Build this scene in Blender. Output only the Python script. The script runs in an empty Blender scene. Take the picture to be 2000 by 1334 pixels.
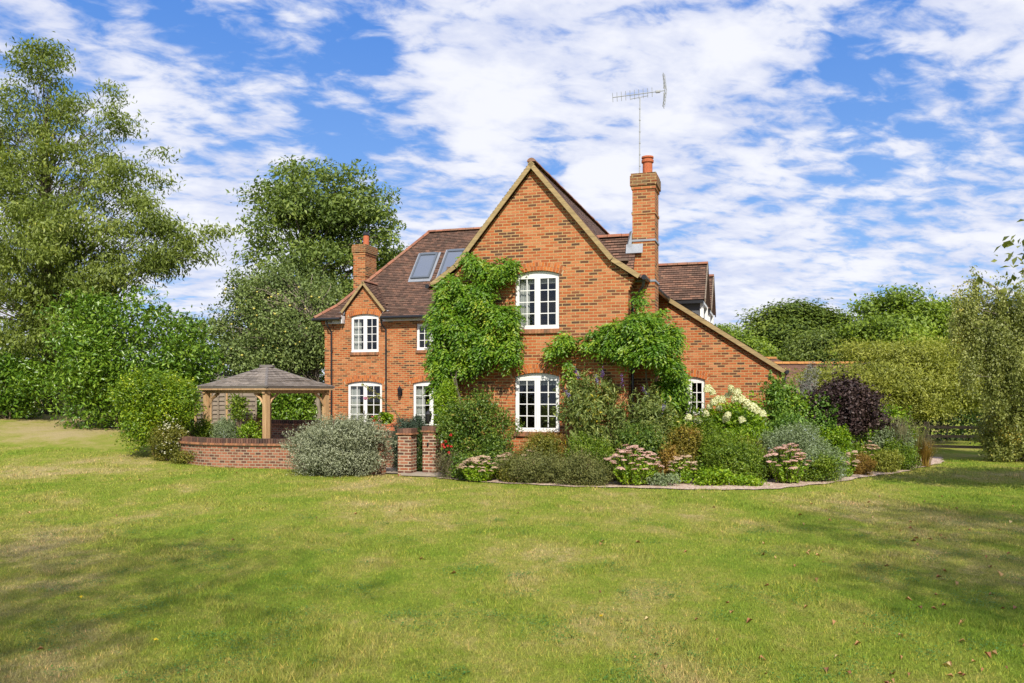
import bpy, bmesh, math, random
import numpy as np
from mathutils import Vector, Matrix
from mathutils.geometry import tessellate_polygon

random.seed(7)
RNG = np.random.default_rng(11)
SC = bpy.context.scene
COL = SC.collection
R = math.radians

# ------------------------------------------------------------------ camera
F, CX, HY, CAMZ = 1600.0, 1000.0, 765.0, 2.05       # focal length and horizon in photo pixels
cam = bpy.data.cameras.new('camera')
cam_o = bpy.data.objects.new('camera', cam); COL.objects.link(cam_o)
cam_o.location = (0, 0, CAMZ); cam_o.rotation_euler = (R(90), 0, 0)
cam.sensor_width = 36; cam.lens = 36 * F / 2000
cam.shift_y = (HY - 667) / 2000
cam.clip_end = 3000
SC.camera = cam_o

# ------------------------------------------------------------------ sun, sky
SUN_EL, SUN_AZ = R(41), R(173)                     # azimuth clockwise from +Y: behind the camera, a little to the right
sun = bpy.data.lights.new('sun', 'SUN'); sun.energy = 4.7; sun.angle = R(0.5); sun.color = (1.0, 0.93, 0.82)
sun_o = bpy.data.objects.new('sun', sun); COL.objects.link(sun_o)
to_sun = Vector((math.sin(SUN_AZ) * math.cos(SUN_EL), math.cos(SUN_AZ) * math.cos(SUN_EL), math.sin(SUN_EL)))
sun_o.rotation_euler = to_sun.to_track_quat('Z', 'Y').to_euler()
SC.view_settings.view_transform = 'Standard'; SC.view_settings.look = 'None'
SC.view_settings.exposure = 0.42; SC.view_settings.gamma = 1.0


class NT:
    """small node builder"""
    def __init__(s, nt):
        s.nt = nt; nt.nodes.clear()
    def n(s, t, **kw):
        nd = s.nt.nodes.new(t)
        ins = kw.pop('ins', {})
        for k, v in kw.items(): setattr(nd, k, v)
        for k, v in ins.items():
            if isinstance(v, bpy.types.NodeSocket): s.nt.links.new(v, nd.inputs[k])
            else: nd.inputs[k].default_value = v
        return nd
    def link(s, a, b): s.nt.links.new(a, b)
    def math(s, op, a, b=0.0, c=0.0, clamp=False):
        nd = s.nt.nodes.new('ShaderNodeMath'); nd.operation = op; nd.use_clamp = clamp
        for i, v in enumerate((a, b, c)):
            if isinstance(v, bpy.types.NodeSocket): s.nt.links.new(v, nd.inputs[i])
            else: nd.inputs[i].default_value = v
        return nd.outputs[0]
    def mix(s, f, a, b, blend='MIX'):
        nd = s.nt.nodes.new('ShaderNodeMix'); nd.data_type = 'RGBA'; nd.blend_type = blend
        for i, v in ((0, f), (6, a), (7, b)):
            if isinstance(v, bpy.types.NodeSocket): s.nt.links.new(v, nd.inputs[i])
            else: nd.inputs[i].default_value = v if i == 0 else (tuple(v) + (1,))[:4]
        return nd.outputs[2]
    def noise(s, vec, scale, detail=4, rough=.55, dist=0.0, out='Fac'):
        nd = s.n('ShaderNodeTexNoise', ins={'Scale': scale, 'Detail': detail, 'Roughness': rough, 'Distortion': dist})
        if vec is not None: s.link(vec, nd.inputs['Vector'])
        return nd.outputs[out]
    def ramp(s, fac, stops, interp='LINEAR'):
        nd = s.nt.nodes.new('ShaderNodeValToRGB'); nd.color_ramp.interpolation = interp
        el = nd.color_ramp.elements
        while len(el) < len(stops): el.new(.5)
        for e, (p, c) in zip(el, stops):
            e.position = p
            e.color = (c, c, c, 1) if isinstance(c, (int, float)) else (tuple(c) + (1,))[:4]
        s.link(fac, nd.inputs[0]); return nd.outputs[0]
    def smooth(s, v, a, b):
        nd = s.n('ShaderNodeMapRange', interpolation_type='SMOOTHSTEP', ins={'Value': v, 'From Min': a, 'From Max': b, 'To Min': 0.0, 'To Max': 1.0})
        return nd.outputs[0]


world = bpy.data.worlds.new('World'); SC.world = world; world.use_nodes = True
W = NT(world.node_tree)
sky = W.n('ShaderNodeTexSky', sky_type='NISHITA', sun_disc=False, sun_elevation=SUN_EL, sun_rotation=SUN_AZ,
          air_density=1.0, dust_density=0.6, ozone_density=2.5)
tc = W.n('ShaderNodeTexCoord')
sep = W.n('ShaderNodeSeparateXYZ', ins={0: tc.outputs['Generated']})
zz = W.math('ADD', W.math('MAXIMUM', sep.outputs[2], 0.0), 0.20)
px_ = W.math('DIVIDE', sep.outputs[0], zz); py_ = W.math('DIVIDE', sep.outputs[1], zz)
pv = W.n('ShaderNodeCombineXYZ', ins={0: px_, 1: py_, 2: 0.0}).outputs[0]
mp = W.n('ShaderNodeMapping', ins={'Vector': pv, 'Location': (3.1, 1.45, 0.0), 'Rotation': (0, 0, R(-24)), 'Scale': (1.15, 1.25, 1.0)}).outputs[0]
big = W.noise(mp, 0.62, 2, .5)
mid = W.noise(mp, 3.6, 5, .55, .2)
rip = W.n('ShaderNodeMapping', ins={'Vector': mp, 'Rotation': (0, 0, R(50)), 'Scale': (1.0, 1.45, 1.0)}).outputs[0]
fine = W.noise(rip, 8.0, 6, .58, .3)
dens = W.math('ADD', W.math('MULTIPLY', big, .28), W.math('MULTIPLY', mid, .60))
dens = W.math('ADD', dens, W.math('MULTIPLY', fine, .72))
def blob(direction, r0, r1, amount):
    d = Vector(direction).normalized()
    dp = W.n('ShaderNodeVectorMath', operation='DOT_PRODUCT', ins={0: tc.outputs['Generated'], 1: tuple(d)}).outputs['Value']
    return W.math('MULTIPLY', W.smooth(dp, math.cos(R(r1)), math.cos(R(r0))), amount)
def pdir(px, py): return ((px - CX) / F, 1.0, (HY - py) / F)
for (px, py, r0, r1, am) in ((1180, 60, 2, 17, .09), (1400, 200, 1, 8, .07), (380, 230, 1, 9, .07), (1175, 350, .6, 3.2, .22), (470, 500, .5, 5, .2), (950, 190, .5, 5, .09),
                             (1480, 440, .5, 5, .06), (1850, 460, .5, 6, .08), (1440, 600, 1, 5, .1), (1960, 60, 1, 7, .12), (100, 50, 1, 6, .05),
                             (1800, 300, 1, 9, -.1), (300, 120, 1, 9, -.05), (600, 180, 1, 8, -.05), (1450, 330, .5, 4, -.09), (430, 70, .5, 5, -.08), (700, 90, .5, 3.5, -.13), (1640, 150, 1, 6, -.07), (640, 300, .5, 3.5, -.08), (1080, 310, .2, 2.5, -.1)):
    dens = W.math('ADD', dens, blob(pdir(px, py), r0, r1, am))
# thickens towards the horizon
dens = W.math('ADD', dens, W.math('MULTIPLY', W.smooth(sep.outputs[2], .22, .0), .06))
mask = W.smooth(dens, .645, .875)
bright = W.smooth(W.math('ADD', W.math('MULTIPLY', mid, .5), W.math('MULTIPLY', dens, .55)), .62, .88)
ccol = W.mix(bright, (6.9, 7.4, 9.3), (9.6, 9.7, 10.3))
skyc = W.mix(1.0, sky.outputs[0], (0.95, 1.22, 1.75), 'MULTIPLY')
grad = W.mix(W.smooth(sep.outputs[2], .55, .0), (.62, 2.5, 7.9), (3.1, 5.4, 8.9))
skyc = W.mix(.75, skyc, grad)
fin = W.mix(W.math('MULTIPLY', mask, .96), skyc, ccol)
bg = W.n('ShaderNodeBackground', ins={'Color': fin, 'Strength': 0.075})
wo = W.n('ShaderNodeOutputWorld'); W.link(bg.outputs[0], wo.inputs[0])

# ------------------------------------------------------------------ helpers
def ground_h(x, y):
    def ss(a, b, v):
        t = np.clip((np.asarray(v, float) - a) / (b - a), 0, 1); return t * t * (3 - 2 * t)
    h = 1.37 * ss(18, 37, y) * ss(-4, -24, x)
    h = h + .16 * ss(20, 26, y) * ss(-7, -11, x) * (1 - ss(28, 34, y))
    return h + 1.6 * ss(40, 90, y)

def at(px, py, Y):
    return Vector(((px - CX) / F * Y, Y, CAMZ + (HY - py) / F * Y))

def tag(o, label=None, cat=None, group=None, kind=None):
    if label: o['label'] = label
    if cat: o['category'] = cat
    if group: o['group'] = group
    if kind: o['kind'] = kind
    return o

def empty(name, loc=(0, 0, 0), rz=0.0, label=None, cat=None, group=None):
    o = bpy.data.objects.new(name, None); COL.objects.link(o)
    o.location = loc; o.rotation_euler = (0, 0, rz); o.empty_display_size = .2
    return tag(o, label, cat, group)

def mesh_obj(name, verts, faces, mat, parent=None, uvs=None, rnd=None, smooth=False):
    me = bpy.data.meshes.new(name)
    me.from_pydata([tuple(v) for v in verts], [], [tuple(f) for f in faces])
    if mat is not None:
        for m in (mat if isinstance(mat, (list, tuple)) else (mat,)): me.materials.append(m)
    if uvs is not None:
        ul = me.uv_layers.new(name='UVMap')
        ul.data.foreach_set('uv', np.asarray(uvs, dtype=np.float32).ravel())
    if rnd is not None:
        a = me.attributes.new('rnd', 'FLOAT', 'POINT'); a.data.foreach_set('value', np.asarray(rnd, dtype=np.float32))
    if smooth: me.polygons.foreach_set('use_smooth', [True] * len(me.polygons))
    me.update()
    o = bpy.data.objects.new(name, me); COL.objects.link(o)
    if parent is not None: o.parent = parent
    return o

class MB:
    """collects shapes into one mesh"""
    def __init__(s): s.v = []; s.f = []; s.r = []
    def add(s, vs, fs, r=None):
        k = len(s.v); s.v += [Vector(v) for v in vs]; s.f += [tuple(i + k for i in f) for f in fs]
        s.r += [random.random() if r is None else r] * len(vs); return s
    def box(s, x0, x1, y0, y1, z0, z1, M=None, r=None):
        vs = [Vector((x, y, z)) for x in (x0, x1) for y in (y0, y1) for z in (z0, z1)]
        if M is not None: vs = [M @ v for v in vs]
        return s.add(vs, [(0, 1, 3, 2), (4, 6, 7, 5), (0, 4, 5, 1), (2, 3, 7, 6), (0, 2, 6, 4), (1, 5, 7, 3)], r)
    def tube(s, pts, rad, n=6, cap=True, r=None):
        pts = [Vector(p) for p in pts]
        rad = rad if isinstance(rad, (list, tuple)) else [rad] * len(pts)
        vs, fs = [], []
        up = Vector((0, 0, 1))
        for i, p in enumerate(pts):
            d = (pts[min(i + 1, len(pts) - 1)] - pts[max(i - 1, 0)]).normalized()
            a = d.cross(up if abs(d.z) < .95 else Vector((1, 0, 0))).normalized(); b = d.cross(a)
            for k in range(n):
                t = 2 * math.pi * k / n
                vs.append(p + (a * math.cos(t) + b * math.sin(t)) * rad[i])
        for i in range(len(pts) - 1):
            for k in range(n):
                fs.append((i * n + k, i * n + (k + 1) % n, (i + 1) * n + (k + 1) % n, (i + 1) * n + k))
        if cap:
            fs.append(tuple(range(n))[::-1]); fs.append(tuple(range((len(pts) - 1) * n, len(pts) * n)))
        return s.add(vs, fs, r)
    def lathe(s, c, prof, n=16, r=None):
        vs, fs = [], []
        for (rr, z) in prof:
            for k in range(n):
                t = 2 * math.pi * k / n; vs.append(Vector(c) + Vector((rr * math.cos(t), rr * math.sin(t), z)))
        for i in range(len(prof) - 1):
            for k in range(n): fs.append((i * n + k, i * n + (k + 1) % n, (i + 1) * n + (k + 1) % n, (i + 1) * n + k))
        fs.append(tuple(range(n))[::-1]); fs.append(tuple(range((len(prof) - 1) * n, len(prof) * n)))
        return s.add(vs, fs, r)
    def build(s, name, mat, parent=None, smooth=False, uv=False):
        uvs = None
        if uv:
            uvs = []
            for f in s.f:
                p = [s.v[i] for i in f]
                nrm = Vector((0, 0, 0))
                for i in range(len(p)): nrm += (p[i] - p[0]).cross(p[(i + 1) % len(p)] - p[0])
                nrm.normalize()
                if abs(nrm.z) > .7: uvs += [(q.x, q.y) for q in p]
                else:
                    t = Vector((-nrm.y, nrm.x, 0)).normalized()
                    if abs(t.x) > abs(t.y): t = t if t.x > 0 else -t
                    else: t = t if t.y > 0 else -t
                    uvs += [(q.dot(t), q.z) for q in p]
        return mesh_obj(name, s.v, s.f, mat, parent, uvs, s.r, smooth)

def solid_extrude(poly2, y0, y1, axis='y'):
    """poly2: (x,z) outline -> closed prism between y0 and y1"""
    n = len(poly2)
    vs = [Vector((x, y0, z)) for x, z in poly2] + [Vector((x, y1, z)) for x, z in poly2]
    fs = [tuple(range(n)), tuple(range(n, 2 * n))[::-1]]
    fs += [(i, i + n, (i + 1) % n + n, (i + 1) % n) for i in range(n)]
    return vs, fs

# ------------------------------------------------------------------ materials
def mat_new(name):
    m = bpy.data.materials.new(name); m.use_nodes = True
    return m, NT(m.node_tree)

def finish(N, bsdf):
    o = N.n('ShaderNodeOutputMaterial'); N.link(bsdf, o.inputs[0])

def bump(N, h, dist, strength=1.0):
    return N.n('ShaderNodeBump', ins={'Height': h, 'Distance': dist, 'Strength': strength}).outputs[0]

def simple(name, col, rough=.6, metal=0.0, var=.12, scale=8, bmp=0.0, spec=.5):
    m, N = mat_new(name)
    co = N.n('ShaderNodeTexCoord').outputs['Object']
    f = N.noise(co, scale, 5, .6)
    c = N.mix(f, tuple(x * (1 - var) for x in col), tuple(min(1, x * (1 + var)) for x in col))
    b = N.n('ShaderNodeBsdfPrincipled', ins={'Base Color': c, 'Roughness': rough, 'Metallic': metal, 'Specular IOR Level': spec})
    if bmp: N.link(bump(N, N.noise(co, scale * 4, 5, .7), bmp), b.inputs['Normal'])
    finish(N, b.outputs[0]); return m

BRICKS = [(0.0, (0.089, 0.043, 0.027)), (.12, (0.132, 0.052, 0.027)), (.24, (0.257, 0.073, 0.028)), (.38, (0.357, 0.090, 0.027)), (.55, (0.404, 0.114, 0.038)),
          (.72, (0.365, 0.121, 0.052)), (.85, (0.435, 0.139, 0.048)), (1.0, (0.466, 0.188, 0.084))]
def brick_mat(name, bw=.225, bh=.075, mortar=(.50, .335, .15), dark=1.0, stops=BRICKS, moss=0.0, mort=.0115):
    m, N = mat_new(name)
    uv = N.n('ShaderNodeUVMap').outputs[0]
    wob = N.n('ShaderNodeVectorMath', operation='MULTIPLY_ADD', ins={0: N.noise(uv, 3.3, 2, .5, out='Color'), 1: (.012, .012, 0), 2: uv}).outputs[0]
    br = N.n('ShaderNodeTexBrick', offset=.5, ins={'Vector': wob, 'Color1': (0, 0, 0, 1), 'Color2': (1, 1, 1, 1), 'Mortar': (.5, .5, .5, 1), 'Scale': 1.0,
             'Mortar Size': mort, 'Mortar Smooth': .25, 'Bias': 0.0, 'Brick Width': bw, 'Row Height': bh})
    rampv = N.ramp(br.outputs[0], [(0, 0), (1, 1)])
    wide = N.noise(uv, .55, 3, .5)
    val = N.math('ADD', rampv, N.math('MULTIPLY', N.math('SUBTRACT', wide, .5), .5), clamp=True)
    col = N.ramp(val, stops)
    grain = N.noise(uv, 38, 6, .7)
    col = N.mix(1.0, col, N.ramp(grain, [(.25, .62 * dark), (.5, 1.0 * dark), (.75, 1.28 * dark)]), 'MULTIPLY')
    # lime bloom on single bricks
    bloom = N.smooth(N.noise(uv, 7.5, 5, .7), .62, .75)
    col = N.mix(N.math('MULTIPLY', bloom, .32), col, (.50, .30, .20))
    mcol = N.mix(N.noise(uv, 2.2, 4, .6), tuple(c * .72 for c in mortar), mortar)
    col = N.mix(br.outputs[1], col, mcol)
    stv = N.n('ShaderNodeMapping', ins={'Vector': uv, 'Scale': (2.6, .35, 1)}).outputs[0]
    streak = N.smooth(N.noise(stv, 1.0, 6, .7), .55, .8)
    col = N.mix(N.math('MULTIPLY', streak, .35), col, (.20, .11, .065))
    stain = N.smooth(N.noise(uv, .9, 6, .65), .45, .8)
    col = N.mix(N.math('MULTIPLY', stain, .22), col, (.26, .15, .09))
    if moss:
        mo = N.smooth(N.noise(uv, 5, 7, .75), .55 - moss * .2, .68)
        col = N.mix(N.math('MULTIPLY', mo, moss), col, (.16, .13, .07))
    h = N.math('SUBTRACT', N.math('MULTIPLY', grain, .35), br.outputs[1])
    b = N.n('ShaderNodeBsdfPrincipled', ins={'Base Color': col, 'Roughness': .88, 'Specular IOR Level': .25, 'Normal': bump(N, h, .008)})
    finish(N, b.outputs[0]); return m

M = {}
M['brick'] = brick_mat('house_brick')
M['brick_cap'] = brick_mat('weathered_cap_brick', dark=.62, moss=.75)
LOWB = [(0, (.08, .04, .03)), (.35, (.20, .075, .045)), (.7, (.29, .10, .052)), (1, (.35, .155, .095))]
M['brick_low'] = brick_mat('garden_wall_brick', bw=.16, stops=LOWB, mortar=(.40, .31, .21), mort=.012)
M['brick_pillar'] = brick_mat('pillar_brick', stops=LOWB, mortar=(.50, .40, .28), mort=.013)

def single_brick(name, stops, mossy=0.0):
    m, N = mat_new(name)
    at_ = N.n('ShaderNodeAttribute', attribute_name='rnd').outputs['Fac']
    co = N.n('ShaderNodeTexCoord').outputs['Object']
    g = N.noise(co, 30, 6, .7)
    c = N.mix(1.0, N.ramp(at_, stops), N.ramp(g, [(.25, .6), (.75, 1.3)]), 'MULTIPLY')
    if mossy:
        c = N.mix(N.math('MULTIPLY', N.smooth(N.noise(co, 6, 7, .75), .45, .65), mossy), c, (.13, .11, .065))
    b = N.n('ShaderNodeBsdfPrincipled', ins={'Base Color': c, 'Roughness': .9, 'Specular IOR Level': .2, 'Normal': bump(N, g, .006)})
    finish(N, b.outputs[0]); return m
M['arch'] = single_brick('arch_brick', [(0, (.24, .085, .035)), (.3, (.42, .115, .032)), (.8, (.50, .16, .04)), (1, (.42, .19, .08))])
M['sill'] = single_brick('sill_brick', [(0, (.2, .10, .06)), (.5, (.33, .14, .07)), (1, (.42, .2, .1))], .45)
M['coping'] = single_brick('coping_brick', [(0, (.06, .038, .032)), (.5, (.14, .07, .05)), (1, (.22, .11, .075))], .35)
M['ridge'] = single_brick('ridge_tile', [(0, (.24, .105, .07)), (.5, (.34, .14, .085)), (1, (.27, .15, .1))], .4)
M['pot'] = single_brick('terracotta', [(0, (.44, .13, .06)), (1, (.48, .15, .07))], .0)
M['orange_ridge'] = single_brick('lichened_orange_ridge', [(0, (.36, .16, .05)), (1, (.46, .22, .07))], .3)
M['mortar'] = simple('mortar', (.42, .30, .17), .95, var=.2, scale=20)

def tile_mat(name, stops, lich=.25, tw=.165, th=.10):
    m, N = mat_new(name)
    uv = N.n('ShaderNodeUVMap').outputs[0]
    br = N.n('ShaderNodeTexBrick', offset=.5, ins={'Vector': uv, 'Color1': (0, 0, 0, 1), 'Color2': (1, 1, 1, 1), 'Mortar': (0, 0, 0, 1), 'Scale': 1.0,
             'Mortar Size': .004, 'Mortar Smooth': .2, 'Bias': 0.0, 'Brick Width': tw, 'Row Height': th})
    wide = N.noise(uv, .7, 4, .6)
    v = N.math('ADD', N.math('MULTIPLY', br.outputs[0], .75), N.math('MULTIPLY', N.math('SUBTRACT', wide, .4), .8), clamp=True)
    c = N.ramp(v, stops)
    g = N.noise(uv, 26, 6, .7)
    c = N.mix(1.0, c, N.ramp(g, [(.25, .65), (.75, 1.3)]), 'MULTIPLY')
    li = N.smooth(N.noise(uv, 3.1, 8, .75), .56, .72)
    c = N.mix(N.math('MULTIPLY', li, lich), c, (.27, .24, .15))
    c = N.mix(N.math('MULTIPLY', br.outputs[1], .8), c, (.02, .014, .012))
    h = N.math('SUBTRACT', N.math('MULTIPLY', g, .4), br.outputs[1])
    b = N.n('ShaderNodeBsdfPrincipled', ins={'Base Color': c, 'Roughness': .85, 'Specular IOR Level': .3, 'Normal': bump(N, h, .006)})
    finish(N, b.outputs[0]); return m
M['tile'] = tile_mat('clay_tile', [(0, (0.076, 0.047, 0.035)), (.35, (0.124, 0.074, 0.053)), (.65, (0.178, 0.100, 0.070)), (.85, (0.238, 0.125, 0.081)), (1, (0.302, 0.190, 0.129))], .35)
M['tile_far'] = tile_mat('old_orange_tile', [(0, (.13, .075, .055)), (.5, (.20, .11, .075)), (1, (.30, .15, .085))], .4)
M['shingle'] = tile_mat('cedar_shingle', [(0, (0.176, 0.150, 0.128)), (.4, (0.270, 0.234, 0.201)), (.8, (0.378, 0.325, 0.281)), (1, (0.459, 0.403, 0.342))], .12, tw=.14, th=.13)
M['white'] = simple('white_paint', (.72, .72, .70), .4, var=.07, scale=5)
M['fascia'] = simple('grey_white_fascia', (.62, .62, .63), .45, var=.05)
M['black'] = simple('black_plastic', (.018, .018, .02), .3, var=.2)
M['lead'] = simple('lead', (.26, .28, .31), .5, .2, var=.25, scale=5, bmp=.004)
M['metal'] = simple('galvanised', (.36, .37, .38), .45, .1, var=.15)
M['steel'] = simple('skylight_grey', (.13, .15, .175), .35, .3, var=.1)
M['render'] = simple('dark_lead_cheek', (.085, .09, .10), .7, var=.3, scale=3)

def wood(name, c1, c2, scale=1.0, rough=.75, axis='Z'):
    m, N = mat_new(name)
    co = N.n('ShaderNodeTexCoord').outputs['Object']
    sc = {'Z': (14, 14, 1.2), 'X': (1.2, 14, 14)}[axis]
    mp = N.n('ShaderNodeMapping', ins={'Vector': co, 'Scale': tuple(x * scale for x in sc)}).outputs[0]
    g = N.noise(mp, 1.6, 7, .65, .8)
    c = N.mix(N.ramp(g, [(.3, 0), (.7, 1)]), c1, c2)
    b = N.n('ShaderNodeBsdfPrincipled', ins={'Base Color': c, 'Roughness': rough, 'Specular IOR Level': .3, 'Normal': bump(N, g, .004)})
    finish(N, b.outputs[0]); return m
M['oak'] = wood('oak_post', (.30, .17, .075), (.55, .37, .19))
M['verge'] = wood('verge_board', (.20, .145, .07), (.40, .29, .135), axis='X')
M['oldwood'] = wood('weathered_wood', (.10, .078, .058), (.28, .225, .165), axis='X')
M['rail'] = wood('fence_rail', (.14, .10, .06), (.34, .25, .15), axis='X')
M['bark'] = wood('bark', (.06, .048, .036), (.17, .14, .105), .5, .95)
M['birchbark'] = wood('pale_bark', (.13, .11, .08), (.34, .29, .22), .5, .9)
M['stem'] = wood('twig', (.10, .07, .045), (.21, .16, .10), 1, .9)

def glass():
    m, N = mat_new('window_glass')
    fc = N.n('ShaderNodeLayerWeight', ins={'Blend': .5}).outputs['Facing']
    fr = N.math('ADD', .05, N.math('MULTIPLY', N.math('POWER', fc, 4.0), .6))
    t = N.n('ShaderNodeBsdfTransparent', ins={'Color': (.80, .82, .80, 1)}).outputs[0]
    g = N.n('ShaderNodeBsdfGlossy', ins={'Roughness': .02, 'Color': (.9, .95, 1, 1)}).outputs[0]
    mx = N.n('ShaderNodeMixShader', ins={0: fr, 1: t, 2: g})
    finish(N, mx.outputs[0]); return m
M['glass'] = glass()
def roofglass():
    m, N = mat_new('skylight_glass')
    b = N.n('ShaderNodeBsdfPrincipled', ins={'Base Color': (.12, .14, .18, 1), 'Roughness': .06, 'Specular IOR Level': 1.0, 'Coat Weight': .6, 'Coat Roughness': .03})
    finish(N, b.outputs[0]); return m
M['roofglass'] = roofglass()
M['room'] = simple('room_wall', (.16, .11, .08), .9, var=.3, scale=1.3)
def cloth():
    m, N = mat_new('curtain_cloth')
    d = N.n('ShaderNodeBsdfDiffuse', ins={'Color': (.62, .64, .62, 1)}).outputs[0]
    t = N.n('ShaderNodeBsdfTranslucent', ins={'Color': (.5, .52, .5, 1)}).outputs[0]
    finish(N, N.n('ShaderNodeMixShader', ins={0: .3, 1: d, 2: t}).outputs[0]); return m
M['curtain'] = cloth()

LEAFM = {}
def leaf_mat(name, cols, rough=.5, trans=.28, spec=.4, clump=.8, vs=1.0):
    """cols: dark, mid, light (and optionally a rare accent)"""
    if name in LEAFM: return LEAFM[name]
    m, N = mat_new(name)
    a = N.n('ShaderNodeAttribute', attribute_name='rnd').outputs['Fac']
    geo = N.n('ShaderNodeNewGeometry').outputs['Position']
    nz = N.noise(geo, clump, 3, .5)
    v = N.math('ADD', N.math('MULTIPLY', a, .72), N.math('MULTIPLY', N.math('SUBTRACT', nz, .36), .9), clamp=True)
    stops = [(0.0, cols[0]), (.5, cols[1]), (.93, cols[2])]
    if len(cols) > 3: stops = [(0.0, cols[0]), (.45, cols[1]), (.84, cols[2]), (.93, cols[3])]
    c = N.ramp(v, stops)
    b = N.n('ShaderNodeBsdfPrincipled', ins={'Base Color': c, 'Roughness': rough, 'Specular IOR Level': spec}).outputs[0]
    c2 = N.mix(1.0, c, (1.5, 1.5, .55), 'MULTIPLY')
    t = N.n('ShaderNodeBsdfTranslucent', ins={'Color': c2}).outputs[0]
    finish(N, N.n('ShaderNodeMixShader', ins={0: trans, 1: b, 2: t}).outputs[0])
    LEAFM[name] = m; return m

def lawn_color(N, geo):
    """patches of lush and dry grass, by world position"""
    mp = N.n('ShaderNodeMapping', ins={'Vector': geo, 'Scale': (1, .62, 1), 'Rotation': (0, 0, R(12))}).outputs[0]
    n1 = N.noise(mp, .32, 4, .6, .4); n2 = N.noise(mp, 1.5, 6, .68, .5); n3 = N.noise(geo, 9, 6, .7)
    v = N.math('ADD', N.math('MULTIPLY', n1, .66), N.math('MULTIPLY', n2, .44))
    v = N.math('ADD', v, N.math('MULTIPLY', n3, .25))
    sx = N.n('ShaderNodeSeparateXYZ', ins={0: geo})
    # the lawn is drier on the rise at the back left
    dry = N.math('MULTIPLY', N.smooth(sx.outputs[0], -8, -15), N.smooth(sx.outputs[1], 24, 30))
    v = N.math('ADD', v, N.math('MULTIPLY', dry, .13))
    return N.ramp(v, [(.44, (.11, .19, .016)), (.55, (.18, .27, .024)), (.64, (.25, .305, .038)), (.72, (.33, .325, .07)), (.79, (.42, .36, .13)), (.90, (.48, .38, .19))]), n3

def lawn_mat():
    m, N = mat_new('lawn_turf')
    geo = N.n('ShaderNodeNewGeometry').outputs['Position']
    c, n3 = lawn_color(N, geo)
    fine = N.noise(geo, 55, 4, .7)
    c = N.mix(1.0, c, N.ramp(fine, [(.3, .5), (.7, 1.25)]), 'MULTIPLY')
    b = N.n('ShaderNodeBsdfPrincipled', ins={'Base Color': c, 'Roughness': .95, 'Specular IOR Level': .1,
            'Normal': bump(N, N.math('ADD', fine, n3), .03)}).outputs[0]
    finish(N, b); return m
M['lawn'] = lawn_mat()
def blade_mat():
    m, N = mat_new('grass_blade')
    geo = N.n('ShaderNodeNewGeometry').outputs['Position']
    c, _ = lawn_color(N, geo)
    a = N.n('ShaderNodeAttribute', attribute_name='rnd').outputs['Fac']
    spk = N.noise(geo, 22, 3, .6)
    c = N.mix(1.0, c, N.ramp(spk, [(.3, .62), (.5, 1.0), (.7, 1.22)]), 'MULTIPLY')
    c = N.mix(1.0, c, N.ramp(a, [(0, .55), (.5, 1.0), (.86, 1.4), (1.0, (2.3, 1.6, 2.1))]), 'MULTIPLY')
    d = N.n('ShaderNodeBsdfPrincipled', ins={'Base Color': c, 'Roughness': .6, 'Specular IOR Level': .25}).outputs[0]
    t = N.n('ShaderNodeBsdfTranslucent', ins={'Color': c}).outputs[0]
    finish(N, N.n('ShaderNodeMixShader', ins={0: .3, 1: d, 2: t}).outputs[0]); return m
M['blade'] = blade_mat()
M['soil'] = simple('soil', (.075, .05, .033), .98, var=.5, scale=6, bmp=.04)
def gravel_mat():
    m, N = mat_new('gravel')
    geo = N.n('ShaderNodeNewGeometry').outputs['Position']
    v = N.n('ShaderNodeTexVoronoi', ins={'Vector': geo, 'Scale': 28.0})
    c = N.ramp(N.n('ShaderNodeSeparateColor', ins={0: v.outputs['Color']}).outputs[0], [(0, (0.300, 0.188, 0.138)), (.5, (0.525, 0.375, 0.275)), (1, (0.725, 0.600, 0.488))])
    b = N.n('ShaderNodeBsdfPrincipled', ins={'Base Color': c, 'Roughness': .9, 'Normal': bump(N, v.outputs['Distance'], -.03)}).outputs[0]
    finish(N, b); return m
M['gravel'] = gravel_mat()
M['paving'] = simple('paving', (.30, .25, .20), .9, var=.3, scale=3, bmp=.01)
M['field'] = simple('field_grass', (.22, .22, .07), .95, var=.35, scale=.5, bmp=.03)

# ------------------------------------------------------------------ the ground
def build_ground():
    xs = np.unique(np.concatenate([np.linspace(-420, -40, 16), np.linspace(-40, 40, 121), np.linspace(40, 420, 16)]))
    ys = np.unique(np.concatenate([np.linspace(-60, 0, 12), np.linspace(0, 44, 78), np.linspace(44, 110, 30), np.linspace(110, 900, 18)]))
    X, Y = np.meshgrid(xs, ys)
    Z = ground_h(X, Y) + .02 * np.sin(X * .9 + 1.3) * np.sin(Y * .7) * (Y < 60)
    nx = len(xs)
    v = np.stack([X.ravel(), Y.ravel(), Z.ravel()], 1)
    f = [(j * nx + i, j * nx + i + 1, (j + 1) * nx + i + 1, (j + 1) * nx + i) for j in range(len(ys) - 1) for i in range(nx - 1)]
    o = mesh_obj('lawn', v, f, M['lawn'], smooth=True)
    tag(o, kind='structure')
build_ground()
def gz(x, y): return float(ground_h(x, y) + .02 * math.sin(x * .9 + 1.3) * math.sin(y * .7))

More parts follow.
